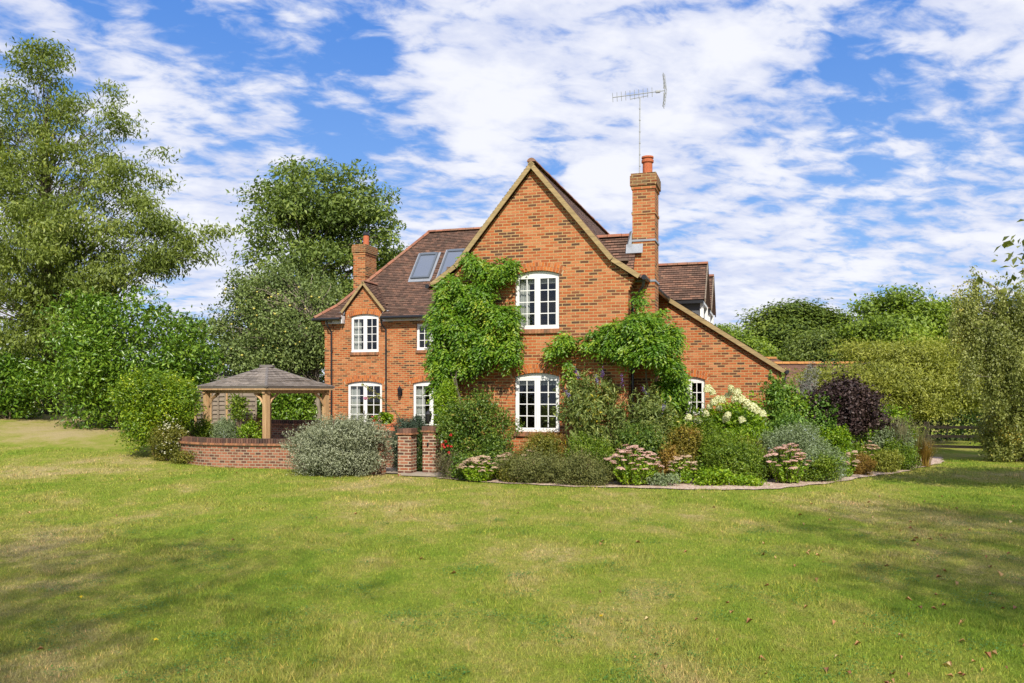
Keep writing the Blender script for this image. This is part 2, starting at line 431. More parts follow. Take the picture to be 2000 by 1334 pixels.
def build_grass():
    rng = np.random.default_rng(3)
    P = []; Hh = []; Wd = []
    for (y0, y1, dens, h, w) in ((5.0, 7.2, 5200, .034, .0055), (7.2, 10, 3600, .028, .0058), (10, 14, 1700, .030, .0085), (14, 19, 750, .034, .013), (19, 25, 330, .036, .019)):
        n = int(dens * (y1 - y0) * (y0 + y1) * .80)
        y = rng.uniform(y0, y1, n); x = rng.uniform(-1, 1, n) * .83 * y
        k = np.ones(n, bool)
        P.append(np.stack([x, y], 1)[k]); Hh.append(np.full(k.sum(), h)); Wd.append(np.full(k.sum(), w))
    P = np.concatenate(P); Hh = np.concatenate(Hh); Wd = np.concatenate(Wd)
    # keep it off the bed, the terrace and the house
    bx = np.array([-30, -12, -10.4, -9.9, -8.8, -7.1, -5.5, -2.9, -1.8, -.46, 2.5, 4.4, 5.6, 7.05, 8.95, 10.95, 12.6, 14, 40])
    by = np.array([60, 30, 26, 24.8, 23.0, 21.75, 21.3, 20.1, 19.38, 18.36, 17.42, 16.97, 17.32, 18.27, 19.97, 21.95, 23.85, 30, 60])
    k = P[:, 1] < np.interp(P[:, 0], bx, by)
    P, Hh, Wd = P[k], Hh[k], Wd[k]; n = len(P)
    z = ground_h(P[:, 0], P[:, 1]) + .02 * np.sin(P[:, 0] * .9 + 1.3) * np.sin(P[:, 1] * .7)
    ang = rng.uniform(0, 2 * np.pi, n); lean = rng.uniform(.1, 1.0, n); H = Hh * rng.uniform(.5, 1.25, n) * (1 + .7 * (np.sin(P[:, 0] * 2.1 + np.sin(P[:, 1] * 1.7) * 2) > .75))
    b = np.stack([P[:, 0], P[:, 1], z - .004], 1)
    s = np.stack([np.cos(ang), np.sin(ang), np.zeros(n)], 1) * (Wd * .5)[:, None]
    la = rng.uniform(0, 2 * np.pi, n)
    tip = b + np.stack([np.cos(la) * lean * H, np.sin(la) * lean * H, H], 1)
    V = np.empty((n * 3, 3), np.float32); V[0::3] = b - s; V[1::3] = b + s; V[2::3] = tip
    raw_mesh('grass', V, 3, np.repeat(rng.random(n), 3), M['blade'], None, tag_kw=dict(label='mown green and dry straw-coloured lawn grass blades', cat='grass', kind='stuff'))

def raw_mesh(name, V, k, rnd, mat, parent, tag_kw=None, tris_per=None):
    """V holds k verts per face; tris_per: index pattern inside each block of k verts"""
    n = len(V) // k
    me = bpy.data.meshes.new(name)
    me.vertices.add(len(V)); me.vertices.foreach_set('co', np.ascontiguousarray(V, dtype=np.float32).ravel())
    pat = np.array(tris_per if tris_per is not None else [list(range(k))])
    idx = (np.arange(n)[:, None, None] * k + pat[None]).reshape(-1, pat.shape[1])
    me.loops.add(idx.size); me.loops.foreach_set('vertex_index', idx.ravel().astype(np.int32))
    me.polygons.add(len(idx)); me.polygons.foreach_set('loop_start', (np.arange(len(idx)) * pat.shape[1]).astype(np.int32))
    me.polygons.foreach_set('loop_total', np.full(len(idx), pat.shape[1], np.int32))
    a = me.attributes.new('rnd', 'FLOAT', 'POINT'); a.data.foreach_set('value', np.asarray(rnd, np.float32))
    me.materials.append(mat); me.update(calc_edges=True)
    o = bpy.data.objects.new(name, me); COL.objects.link(o)
    if parent is not None: o.parent = parent
    if tag_kw: tag(o, **tag_kw)
    return o
build_grass()

def sheet(name, pts, z, mat, kind='structure'):
    tris = tessellate_polygon([[Vector((x, y, 0)) for x, y in pts]])
    return tag(mesh_obj(name, [(x, y, gz(x, y) + z) for x, y in pts], tris, mat), kind=kind)

EDGE = [(-1.8, 19.3), (-.46, 18.3), (1.0, 17.7), (2.5, 17.3), (4.4, 16.8), (5.6, 17.2), (7.05, 18.2), (8.95, 19.9), (10.95, 21.9), (12.6, 23.8), (13.4, 25.6)]
def strip(name, line, w, z, mat):
    v, f = [], []
    fine = []
    for (a, b) in zip(line[:-1], line[1:]):
        for t in np.linspace(0, 1, 8, endpoint=False): fine.append((a[0] + (b[0] - a[0]) * t, a[1] + (b[1] - a[1]) * t))
    fine.append(line[-1])
    fine = np.array(fine)
    for _ in range(6): fine[1:-1] = (fine[:-2] + fine[1:-1] * 2 + fine[2:]) / 4
    for i, (x, y) in enumerate(fine):
        d = fine[min(i + 1, len(fine) - 1)] - fine[max(i - 1, 0)]; d = d / np.linalg.norm(d); nn = np.array((-d[1], d[0]))
        j = .05 * math.sin(i * 1.7) + .04 * math.sin(i * .61)
        for s in (0 + j, w): q = np.array((x, y)) + nn * s; v.append((q[0], q[1], gz(q[0], q[1]) + z))
    for i in range(len(fine) - 1): f.append((2 * i, 2 * i + 2, 2 * i + 3, 2 * i + 1))
    return tag(mesh_obj(name, v, f, mat), kind='structure')
sheet('flower_bed_soil', [(x, y + .5) for x, y in EDGE] + [(13.2, 28), (8, 27), (2.5, 22), (-2.0, 22)], .010, M['soil'])
strip('gravel_path', EDGE, 1.15, .022, M['gravel'])
sheet('terrace_paving', [(-9.9, 25.2), (-9.3, 23.4), (-8.2, 22.5), (-6.9, 22.1), (-3.0, 20.5), (-2.0, 20.3), (-1.6, 22), (-4.2, 31), (-9.6, 32), (-10.1, 27)], .03, M['paving'])
sheet('hedge_border_soil', [(-30, 36.5), (-20, 35.0), (-14.5, 31.5), (-12.5, 30), (-10, 40), (-32, 44)], .03, M['soil'])

# ------------------------------------------------------------------ foliage tools
def unit(a): return a / np.maximum(np.linalg.norm(a, axis=1, keepdims=True), 1e-9)

def leaf_cloud(name, C, OUT, L, Wd, mat, parent, rng, droop=0.0, flat=.5, jitter=.8, rnd=None, curl=.15):
    """one two-sided folded leaf per centre; OUT: outward directions"""
    n = len(C)
    r1 = unit(rng.normal(size=(n, 3)))
    up = np.array([0, 0, 1.0])
    nrm = unit(OUT * .55 + up * flat + r1 * jitter)
    d = rng.normal(size=(n, 3)) + OUT * .5; d[:, 2] -= droop * 2
    d = d - nrm * (d * nrm).sum(1, keepdims=True) * (0.35 if droop else .85); d = unit(d)
    s = unit(np.cross(d, nrm)); nn = np.cross(s, d)
    sz_ = rng.uniform(.55, 1.4, n); l = (L * sz_)[:, None]; w = (Wd * sz_ * rng.uniform(.8, 1.2, n))[:, None]
    V = np.empty((n * 4, 3), np.float32)
    V[0::4] = C - d * l * .5
    V[1::4] = C + s * w * .5 + nn * w * curl - d * l * .06
    V[2::4] = C + d * l * .5 - nn * l * curl * .6
    V[3::4] = C - s * w * .5 + nn * w * curl - d * l * .06
    rr = rng.random(n) if rnd is None else rnd
    return raw_mesh(name, V, 4, np.repeat(rr, 4), mat, parent, tris_per=[[0, 1, 2], [0, 2, 3]])

def sample_lobes(lobes, n, rng, vol=.3, fuzz=.12, upbias=.25):
    """lobes: array of cx,cy,cz,rx,ry,rz"""
    lo = np.array(lobes, float)
    a = (lo[:, 3] * lo[:, 4] + lo[:, 3] * lo[:, 5] + lo[:, 4] * lo[:, 5]); p = a / a.sum()
    k = rng.choice(len(lo), n, p=p)
    dr = rng.normal(size=(n, 3)); dr[:, 2] += upbias; dr = unit(dr)
    rad = 1 - np.abs(rng.normal(0, fuzz, n)); rad += (rng.random(n) < .12) * rng.uniform(0, fuzz * 1.6, n)
    isv = rng.random(n) < vol; rad[isv] = rng.random(isv.sum()) ** (1 / 3)
    return lo[k, :3] + dr * lo[k, 3:6] * rad[:, None], dr

def bumpy_lobes(c, r, n, rng, size=.45, squash=1.0):
    """lobes spread through an ellipsoid with centre c and radii r"""
    out = [(c[0], c[1], c[2], r[0] * .72, r[1] * .72, r[2] * .72)]
    for i in range(n):
        d = rng.normal(size=3); d /= np.linalg.norm(d)
        q = rng.uniform(.55, .8); s = size * rng.uniform(.6, 1.15)
        out.append((c[0] + d[0] * r[0] * q, c[1] + d[1] * r[1] * q, c[2] + d[2] * r[2] * q, r[0] * s, r[1] * s, r[2] * s * squash))
    return out

def bush(name, label, cat, px0, px1, ytop, Y, mat, L, Wd, depth=None, zb=0.0, cover=2.0, nl=14, seed=1, droop=0.0, flat=.5, stems=10, group=None, size=.42,
         fuzz=.13, vol=.35, sprigs=0.0, maxn=26000, jitter=.8, stem_mat='stem', yb=None):
    """a shrub filling px0..px1 of the photo's width at distance Y, from the ground (or height zb) up to ytop"""
    rng = np.random.default_rng(seed)
    if cat in ('plant', 'shrub') and px0 > 1255 and Y < 23: Y += .45
    if cat in ('plant', 'shrub') and Y < 23.5: d_ = (px1 - px0) * .07; px0 -= d_; px1 += d_; ytop -= 4
    x0 = (px0 - CX) / F * Y; x1 = (px1 - CX) / F * Y
    cx = (x0 + x1) / 2; rx = (x1 - x0) / 2; g = gz(cx, Y)
    top = CAMZ + (HY - ytop) / F * Y - g
    ry = depth or rx * .8
    e = empty(name, (cx, Y, g), 0, label, cat, group)
    bot = zb
    c = (0, 0, (top + bot) / 2); r = (rx, ry, (top - bot) / 2)
    lobes = bumpy_lobes(c, r, nl, rng, size)
    # fill the skirt so that it stands on the ground
    for i in range(nl // 2 if zb < .05 else 0):
        t = rng.uniform(0, 2 * np.pi); q = rng.uniform(.3, .72)
        lobes.append((math.cos(t) * rx * q, math.sin(t) * ry * q, top * .22, rx * .3, ry * .3, top * .22))
    lo = np.array(lobes)
    area = 4.0 * (rx * ry + rx * r[2] + ry * r[2]) * 1.25
    n = int(min(maxn, cover * area / (L * Wd * .5)))
    C, O = sample_lobes(lobes, n, rng, vol, fuzz)
    nc = max(8, n // 45); pick = rng.choice(n, nc, replace=False); ctr = C[pick] * 1.0
    cen0 = np.array(c); ctr = cen0 + (ctr - cen0) * rng.uniform(.92, 1.12, nc)[:, None]
    mv = rng.random(n) < .55; j = rng.integers(0, nc, n)
    C[mv] = ctr[j[mv]] + rng.normal(0, 1, (mv.sum(), 3)) * np.array([1.5, 1.5, 1.0]) * L; O[mv] = O[pick][j[mv]]
    if sprigs:
        ns = int(n * sprigs / 12)
        S, SO = sample_lobes(lobes, ns, rng, 0, .02, .9)
        hgt = rng.uniform(.08, .42, ns) ** 1.0 * min(rx, .8)
        t = rng.random((ns, 12))
        dirs = unit(SO * .6 + np.array([0, 0, .9]) + rng.normal(0, .25, (ns, 3)))
        Cs = (S[:, None, :] + dirs[:, None, :] * (t * hgt[:, None])[:, :, None]).reshape(-1, 3)
        C = np.concatenate([C, Cs + rng.normal(0, L * .2, Cs.shape)]); O = np.concatenate([O, np.repeat(SO, 12, 0)])
    k = C[:, 2] > .01; C, O = C[k], O[k]
    leaf_cloud('foliage', C, O, L, Wd, mat, e, rng, droop, flat, jitter)
    if stems:
        mb = MB()
        for i in range(stems):
            t = rng.uniform(0, 2 * np.pi); q = rng.uniform(.05, .35)
            j = lo[rng.integers(len(lo))]
            b = Vector((math.cos(t) * rx * q * .5, math.sin(t) * ry * q * .5, -.03)); tip = Vector((j[0], j[1], j[2] + j[5] * .4))
            m_ = (b + tip) / 2 + Vector((rng.normal(0, .04), rng.normal(0, .04), .05))
            mb.tube([b, m_, tip], [.014 + .006 * top, .011, .004], 5)
        mb.build('stem', M[stem_mat], e)
    return e

def tree(name, label, cat, base, trunk_top, trunk_r, lobes_px, mat, L, Wd, ncl, per, crad, seed, droop=0.0, bark='bark', flat=.5, spread=.35, group=None,
         limb_r=.05, Yj=1.0, jitter=.9, split=.28, upcurve=.6, fuzz=.3, sag=0.0):
    """lobes_px: (px, py, Y, rpx, [rz factor]) ellipsoids in which leaf clumps are scattered, each at the end of its own branch"""
    rng = np.random.default_rng(seed)
    bx, by = base; g = gz(bx, by)
    e = empty(name, (bx, by, g), 0, label, cat, group)
    off = np.array([bx, by, g])
    lo = []
    for t in lobes_px:
        p = at(t[0], t[1], t[2]); rr = t[3] / F * t[2]; zf = t[4] if len(t) > 4 else 1.0
        lo.append((p.x, p.y, p.z, rr, rr * Yj, rr * zf))
    lo = np.array(lo); w = (lo[:, 3] ** 2.2) / (lo[:, 3] ** 2.2).sum()
    k = rng.choice(len(lo), ncl, p=w)
    dr = unit(rng.normal(size=(ncl, 3))); rad = rng.random(ncl) ** (fuzz)
    CC = lo[k, :3] + dr * lo[k, 3:6] * rad[:, None] - off
    # branches
    mb = MB()
    T0 = Vector((0, 0, 0)); T1 = Vector(trunk_top) - Vector(off)
    tp = [T0 + (T1 - T0) * t + Vector((math.sin(t * 5 + seed) * .12, math.cos(t * 4 + seed) * .1, 0)) * (t * (1 if t < 1 else 1)) for t in np.linspace(0, 1, 9)]
    tp[0] = T0 - Vector((0, 0, .15))
    mb.tube(tp, [trunk_r * (1.25 if i == 0 else 1 - .75 * i / 8) for i in range(9)], 10)
    for c in CC:
        c = Vector(c)
        # leave the trunk below the clump
        tt = min(1.0, max(split, (c.z / max(T1.z, .1)) - rng.uniform(.12, .38)))
        i = tt * 8; a = tp[min(8, int(i))].lerp(tp[min(8, int(i) + 1)], i - int(i))
        dist = (c - a).length
        m1 = a.lerp(c, .35) + Vector((rng.normal(0, .06), rng.normal(0, .06), upcurve * .10)) * dist
        m2 = a.lerp(c, .72) + Vector((rng.normal(0, .04), rng.normal(0, .04), upcurve * .12)) * dist
        r0 = min(trunk_r * .5, limb_r * (.5 + dist * .18))
        mb.tube([a, m1, m2, c], [r0, r0 * .6, r0 * .35, r0 * .12], 5, cap=False)
    mb.build('trunk', M[bark], e, smooth=True)
    # leaves
    cr = np.array(crad if isinstance(crad, (tuple, list)) else (crad, crad, crad * .6))
    sc = rng.uniform(.6, 1.35, ncl)
    kk = np.repeat(np.arange(ncl), (per * sc ** 2).astype(int)); n = len(kk)
    g3 = np.clip(rng.normal(size=(n, 3)), -1.9, 1.9) * .5
    C = CC[kk] + g3 * cr * sc[kk][:, None] * 1.15
    if sag: C[:, 2] -= (g3[:, 0] ** 2 + g3[:, 1] ** 2) * sag
    ctr = np.array([lo[:, 0].mean(), lo[:, 1].mean(), lo[:, 2].mean()]) - off
    O = unit(unit(C - ctr) * .6 + unit(g3) * .8)
    crn = rng.random(ncl)
    leaf_cloud('crown', C, O, L, Wd, mat, e, rng, droop, flat, jitter, rnd=np.clip(rng.random(n) * .75 + crn[kk] * .25, 0, 1))
    return e

# ------------------------------------------------------------------ the house (local x along the fronts, y to the back)
TH = math.atan2(500, 1600)
HO = Vector((.52, 20.8, 0))
house = empty('brick_house', HO, -TH, 'L-shaped orange brick house with steep brown tiled roofs and white casement windows', 'house')
def hw(a, w, z=0.0):
    return HO + Vector((math.cos(TH) * a + math.sin(TH) * w, -math.sin(TH) * a + math.cos(TH) * w, z))

def arc_pts(cx, w, z, rise, n=10, ext=0.0):
    """points of a segmental arch from left to right; z: springing"""
    c = w / 2 + ext
    if rise < .005: return [(cx - c, z), (cx + c, z)]
    Rr = ((w / 2) ** 2 + rise ** 2) / (2 * rise); t0 = math.asin(min(1, c / Rr))
    return [(cx + Rr * math.sin(-t0 + 2 * t0 * i / n), z + rise - Rr + Rr * math.cos(-t0 + 2 * t0 * i / n)) for i in range(n + 1)]

def opening(cx, w, z0, z1, rise):
    """z1: top of the arch"""
    return [(cx - w / 2, z0), (cx + w / 2, z0)] + arc_pts(cx, w, z1 - rise, rise)[::-1]

def wall_with_holes(name, outline, holes, y, parent, mat, reveal=.13, axis='y', extra=None):
    polys = [[Vector((x, z, 0)) for x, z in outline]] + [[Vector((x, z, 0)) for x, z in h] for h in holes]
    tris = tessellate_polygon(polys)
    mb = MB(); flat = [q for p in polys for q in p]
    mb.add([(q.x, y, q.y) for q in flat], tris)
    for h in holes:
        n = len(h)
        for i in range(n):
            (xa, za), (xb, zb) = h[i], h[(i + 1) % n]
            mb.add([(xa, y, za), (xb, y, zb), (xb, y + reveal, zb), (xa, y + reveal, za)], [(0, 1, 2, 3)])
    if extra: extra(mb)
    return mb.build(name, mat, parent, uv=True)

def window(cx, y, w, z0, z1, rise, rows, parent, kind='window', label=None, curtain='left', bottom_panel=0.0, blind=False, arch=True, sill=True, handle=False):
    fy = y + .065                                    # front of the frame
    zs = z1 - rise                                   # straight top of the frame
    mb = MB(); x0, x1 = cx - w / 2 + .006, cx + w / 2 - .006
    fw = .045
    mb.box(x0, x0 + fw, fy, fy + .07, z0, zs); mb.box(x1 - fw, x1, fy, fy + .07, z0, zs)
    mb.box(x0 + fw, x1 - fw, fy + .001, fy + .071, zs - fw, zs - .002); mb.box(x0 - (.0 if kind == 'door' else .0), x1, fy - .03, fy + .069, z0 - .002, z0 + .05)
    mb.box(cx - .022, cx + .022, fy + .002, fy + .068, z0 + .05, zs - fw)
    if rise > .01:
        pts = [(x0, zs)] + [(min(max(a, x0), x1), b - .008) for a, b in arc_pts(cx, w, zs, rise)] + [(x1, zs)]
        vs, fs = solid_extrude([(a, b) for a, b in pts], fy + .006, fy + .06); mb.add(vs, fs)
    frame = mb.build(kind, M['white'], parent)
    if label: frame['label'] = label
    st = .048; sy = fy - .012
    sb = MB(); gl = MB(); bars = MB()
    for (a, b) in ((x0 + fw, cx - .022), (cx + .022, x1 - fw)):
        a += .004; b -= .004; zb, zt = z0 + .054, zs - fw - .004
        sb.box(a, a + st, sy, sy + .05, zb, zt); sb.box(b - st, b, sy, sy + .05, zb, zt)
        sb.box(a + st, b - st, sy + .001, sy + .051, zt - st, zt - .001)
        bb = zb + st + bottom_panel
        sb.box(a + st, b - st, sy + .001, sy + .051, zb + .001, bb)
        gl.add([(a + st, sy + .03, bb), (b - st, sy + .03, bb), (b - st, sy + .03, zt - st), (a + st, sy + .03, zt - st)], [(0, 1, 2, 3)])
        m_ = (a + b) / 2
        bars.box(m_ - .011, m_ + .011, sy + .01, sy + .04, bb, zt - st)
        for k in range(1, rows):
            zk = bb + (zt - st - bb) * k / rows
            bars.box(a + st, b - st, sy + .012, sy + .038, zk - .011, zk + .011)
    sb.build('sash', M['white'], frame); bars.build('glazing_bar', M['white'], frame)
    gl.build('glass', M['glass'], frame)
    # curtain: gathered cloth behind the panes
    if curtain:
        cb = MB()
        spans = {'left': [(x0 + .03, x0 + .03 + w * .27)], 'both': [(x0 + .03, x0 + w * .26), (x1 - w * .2, x1 - .03)], 'right': [(x1 - w * .28, x1 - .03)]}[curtain]
        for (a, b) in spans:
            n = 28; vs = []
            for i in range(n + 1):
                xx = a + (b - a) * i / n; yy = fy + .12 + .022 * math.sin(i * 1.5 + cx) + .008 * math.sin(i * .7)
                vs += [(xx, yy, z0 + .02), (xx + .01 * math.sin(i), yy, zs - .02)]
            cb.add(vs, [(2 * i, 2 * i + 2, 2 * i + 3, 2 * i + 1) for i in range(n)])
        cb.build('curtain', M['curtain'], frame)
    if blind:
        bb_ = MB()
        for k in range(5): bb_.box(x0 + .05, x1 - .05, fy + .1, fy + .125, zs - .09 - k * .03, zs - .07 - k * .03)
        bb_.build('blind', M['curtain'], frame)
    if arch:
        ab = MB()
        rz = max(rise, .06)
        Rr = ((w / 2) ** 2 + rz ** 2) / (2 * rz); t0 = math.asin(min(1, (w / 2 + .02) / Rr)); zc = z1 - Rr
        for ring, (ra, rb) in enumerate(((.004, .106), (.114, .212))):
            tt = t0 * (1.0 + .06 * ring) + (.02 if not ring else .03)
            n = max(6, int(2 * tt * (Rr + ra) / .078))
            for k in range(n):
                ta, tb = -tt + 2 * tt * k / n, -tt + 2 * tt * (k + 1) / n
                g_ = .0055 / Rr; ta += g_; tb -= g_
                q = [(cx + math.sin(t) * (Rr + r_), zc + math.cos(t) * (Rr + r_)) for t, r_ in ((ta, ra), (tb, ra), (tb, rb), (ta, rb))]
                p_ = .007 + random.random() * .003
                vs, fs = solid_extrude(q, y - p_, y + .01); ab.add(vs, fs)
        ab.build('brick_arch', M['arch'], frame)
        bk = MB(); tt = t0 * 1.05 + .02
        q = [(cx + math.sin(t) * (Rr + .002), zc + math.cos(t) * (Rr + .002)) for t in np.linspace(-tt, tt, 14)]
        q2 = [(cx + math.sin(t) * (Rr + .214), zc + math.cos(t) * (Rr + .214)) for t in np.linspace(-tt, tt, 14)]
        for i in range(13):
            vs, fs = solid_extrude([q[i], q[i + 1], q2[i + 1], q2[i]], y - .003, y + .006); bk.add(vs, fs)
        bk.build('mortar_bed', M['mortar'], frame)
    if sill:
        s2 = MB(); n = int((w + .02) / .077)
        for k in range(n):
            xa = cx - (w + .02) / 2 + (w + .02) * k / n
            s2.box(xa + .004, xa + (w + .02) / n - .004, y - .055 - random.random() * .006, y + .09, z0 - .115, z0 - .004)
        s2.box(cx - w / 2 - .008, cx + w / 2 + .008, y - .045, y + .085, z0 - .11, z0 - .01, r=.9)
        s2.build('brick_sill', M['sill'], frame)
    if handle:
        hb = MB(); hb.box(cx - .05, cx - .025, sy - .02, sy - .0, z0 + .95, z0 + 1.18); hb.box(cx - .075, cx - .03, sy - .05, sy - .02, z0 + 1.07, z0 + 1.09)
        hb.build('handle', M['black'], frame)
    return frame

# openings: cx, w, z0, z1, rise
G_UP = (.115, 1.17, 3.64, 5.12, .10); G_LO = (.115, 1.18, 1.03, 2.53, .10)
L_UP1 = (-8.96, 1.18, 3.56, 5.01, .09); L_UP2 = (-6.23, 1.18, 3.60, 4.59, .0)
L_D1 = (-8.96, 1.46, .15, 2.45, .09); L_D2 = (-6.23, 1.46, .15, 2.45, .09)
C_WIN = (3.45, .93, 1.35, 2.50, .09)
RZ = lambda x: max(7.70 - 1.2 * abs(x), 7.70 - 1.2 * 2.1 - (abs(x) - 2.1) * .69) if abs(x) > 2.1 else 7.70 - 1.2 * abs(x)

# --- gable wall
def kneeler(mb):
    for s in (-1, 1):
        for k in range(4):
            x0 = 2.44; x1 = 2.44 + .034 * (k + 1)
            mb.box(min(s * x0, s * x1), max(s * x0, s * x1), .0, .23, 4.54 + .075 * k, 4.54 + .075 * (k + 1) - (.0 if k < 3 else -.02))
out = [(-2.44, 0), (2.44, 0), (2.44, RZ(2.44)), (2.1, RZ(2.1)), (0, 7.70), (-2.1, RZ(2.1)), (-2.44, RZ(2.44))]
wall_with_holes('gable_wall', out, [opening(*G_UP), opening(*G_LO)], 0.0, house, M['brick'], extra=kneeler)
mb = MB()
mb.add([(2.44, 0, 0), (2.44, 5.05, 0), (2.44, 5.05, RZ(2.44)), (2.44, 0, RZ(2.44))], [(0, 1, 2, 3)])
mb.add([(-2.44, 0, 0), (-2.44, 8.1, 0), (-2.44, 8.1, RZ(2.44)), (-2.44, 0, RZ(2.44))], [(0, 3, 2, 1)])
mb.build('side_wall', M['brick'], house, uv=True)
# --- left range front wall with the wall dormer
GA = -8.97
out = [(-10.67, 0), (-2.44, 0), (-2.44, 4.83), (GA + .80, 4.83), (GA + .80, 5.16), (GA, 6.10), (GA - .80, 5.16), (GA - .80, 4.83), (-10.67, 4.83)]
def corb(mb):
    for k in range(5): mb.box(-10.67 - .02 * (k + 1), -10.30, 8.1 - .02 * (k + 1), 8.3, 4.40 + .075 * k, 4.475 + .075 * k)
wall_with_holes('front_wall', out, [opening(*L_UP1), opening(*L_UP2), opening(*L_D1), opening(*L_D2)], 8.1, house, M['brick'], extra=corb)
mb = MB()
mb.add([(-10.67, 8.1, 0), (-10.67, 14.2, 0), (-10.67, 14.2, 4.83), (-10.67, 8.1, 4.83)], [(0, 3, 2, 1)])
mb.add([(-10.67, 14.2, 0), (6.02, 14.2, 0), (6.02, 14.2, 2.6), (2.44, 14.2, 4.83), (-10.67, 14.2, 4.83)], [(0, 4, 3, 2, 1)])
mb.add([(6.02, 5.05, 0), (6.02, 14.2, 0), (6.02, 14.2, 2.62), (6.02, 5.05, 2.62)], [(0, 1, 2, 3)])
mb.build('rear_wall', M['brick'], house, uv=True)
# --- catslide end wall
CZ = lambda x: 5.05 - .66 * (x - 2.57)
def corb2(mb):
    for k in range(5): mb.box(6.02, 6.02 + .025 * (k + 1), 5.05, 5.28, 2.32 + .05 * k, 2.37 + .05 * k)
out = [(2.44, 0), (6.02, 0), (6.02, CZ(6.02) - .11), (2.44, CZ(2.44) - .11)]
wall_with_holes('catslide_wall', out, [opening(*C_WIN)], 5.05, house, M['brick'], extra=corb2)

# interior so that the panes look into rooms
mb = MB()
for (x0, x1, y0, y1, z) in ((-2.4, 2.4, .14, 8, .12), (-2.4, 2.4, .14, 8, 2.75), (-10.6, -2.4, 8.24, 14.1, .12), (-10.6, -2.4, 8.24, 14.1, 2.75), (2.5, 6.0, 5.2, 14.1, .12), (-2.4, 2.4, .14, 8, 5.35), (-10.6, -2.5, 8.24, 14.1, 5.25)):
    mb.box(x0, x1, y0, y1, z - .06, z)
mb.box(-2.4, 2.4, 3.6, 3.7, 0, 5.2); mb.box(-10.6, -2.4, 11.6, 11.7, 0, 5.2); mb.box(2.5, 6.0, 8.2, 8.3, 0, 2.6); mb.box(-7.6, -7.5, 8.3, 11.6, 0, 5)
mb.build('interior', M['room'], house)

window(G_UP[0], 0, G_UP[1], G_UP[2], G_UP[3], G_UP[4], 4, house, curtain='left', blind=True, label='upper white casement window of the gable with a curtain at its left')
window(G_LO[0], 0, G_LO[1], G_LO[2], G_LO[3], G_LO[4], 4, house, curtain=None, blind=True, label='lower white casement window of the gable')
window(L_UP1[0], 8.1, L_UP1[1], L_UP1[2], L_UP1[3], L_UP1[4], 4, house, curtain='left', label='arched white window under the small gable')
window(L_UP2[0], 8.1, L_UP2[1], L_UP2[2], L_UP2[3], 0, 3, house, arch=False, curtain=None, label='square white window under the eaves, half behind the creeper')
window(L_D1[0], 8.1, L_D1[1], L_D1[2], L_D1[3], L_D1[4], 5, house, kind='door', sill=False, curtain='left', bottom_panel=.22, handle=True, label='white glazed double doors beside the gazebo')
window(L_D2[0], 8.1, L_D2[1], L_D2[2], L_D2[3], L_D2[4], 5, house, kind='door', sill=False, curtain='left', bottom_panel=.22, handle=True, label='white glazed double doors beside the creeper')
window(C_WIN[0], 5.05, C_WIN[1], C_WIN[2], C_WIN[3], C_WIN[4], 3, house, curtain=None, label='small arched window under the sloping roof')

# --- tiled roofs: every course of tiles is a lapped strip
def clip(poly, axis, lim, keep_above):
    out = []
    for i in range(len(poly)):
        a, b = poly[i], poly[(i + 1) % len(poly)]
        ina = (a[axis] >= lim) == keep_above; inb = (b[axis] >= lim) == keep_above
        if ina: out.append(a)
        if ina != inb:
            t = (lim - a[axis]) / (b[axis] - a[axis]); out.append((a[0] + (b[0] - a[0]) * t, a[1] + (b[1] - a[1]) * t))
    return out
class Tiles:
    def __init__(s, th=.10, lip=.022): s.mb = MB(); s.uv = []; s.th = th; s.lip = lip
    def slope(s, pts, t0=0.0, lip=None):
        lip_ = s.lip if lip is None else lip
        """pts: convex planar polygon; its lowest edge is the eave"""
        P = [Vector(p) for p in pts]
        n = (P[1] - P[0]).cross(P[2] - P[0]).normalized()
        if n.z < 0: n = -n
        es = Vector((-n.y, n.x, 0)).normalized(); et = n.cross(es).normalized()
        if et.z < 0: et = -et
        o = min(P, key=lambda p: p.z)
        q = [((p - o).dot(es), (p - o).dot(et)) for p in P]
        tmax = max(t for _, t in q); k = 0; t = 0.0
        random.seed(int(abs(o.x * 31 + o.y * 7) * 10))
        while t < tmax - .005:
            c = clip(clip(q, 1, t, True), 1, min(t + s.th, tmax), False)
            if len(c) >= 3:
                h1 = lip_ * random.uniform(.75, 1.25); h0 = .0
                ms = [a for a, _ in c]; s0, s1 = min(ms), max(ms)
                # split along the course so that edges wander a little
                m = max(1, int((s1 - s0) / .33)); cuts = [s0 + (s1 - s0) * i / m for i in range(m + 1)]
                for i in range(m):
                    cc = clip(clip(c, 0, cuts[i], True), 0, cuts[i + 1], False)
                    if len(cc) < 3: continue
                    jj = random.uniform(0, .005 if lip is None else .0015)
                    def up(a, b): return o + es * a + et * b + n * (h0 + (h1 + jj) * (1 - (b - t) / s.th))
                    vs = [up(a, b) for a, b in cc]; kk = len(vs)
                    s.mb.add(vs, [tuple(range(kk))]); s.uv += [(a, b + t0) for a, b in cc]
                    low = sorted([p for p in cc if abs(p[1] - t) < 1e-4])
                    if len(low) >= 2:
                        a0, a1 = low[0], low[-1]
                        dn = n * (-.03)
                        vs = [up(*a0) + dn, up(*a1) + dn, up(*a1), up(*a0)]
                        s.mb.add(vs, [(0, 1, 2, 3)]); s.uv += [(a0[0], t + t0 + .05)] * 4
            t += s.th; k += 1
        # underside
        vs = [p - n * .06 for p in P]; s.mb.add(vs, [tuple(range(len(vs)))]); s.uv += [(0, .05)] * len(vs)
        for i in range(len(P)):
            a, b = P[i], P[(i + 1) % len(P)]
            s.mb.add([a - n * .06, b - n * .06, b + n * .008, a + n * .008], [(0, 1, 2, 3)]); s.uv += [(i * .3 + .1, .05)] * 4
    def build(s, name, mat, parent):
        return mesh_obj(name, s.mb.v, s.mb.f, mat, parent, s.uv, s.mb.r)

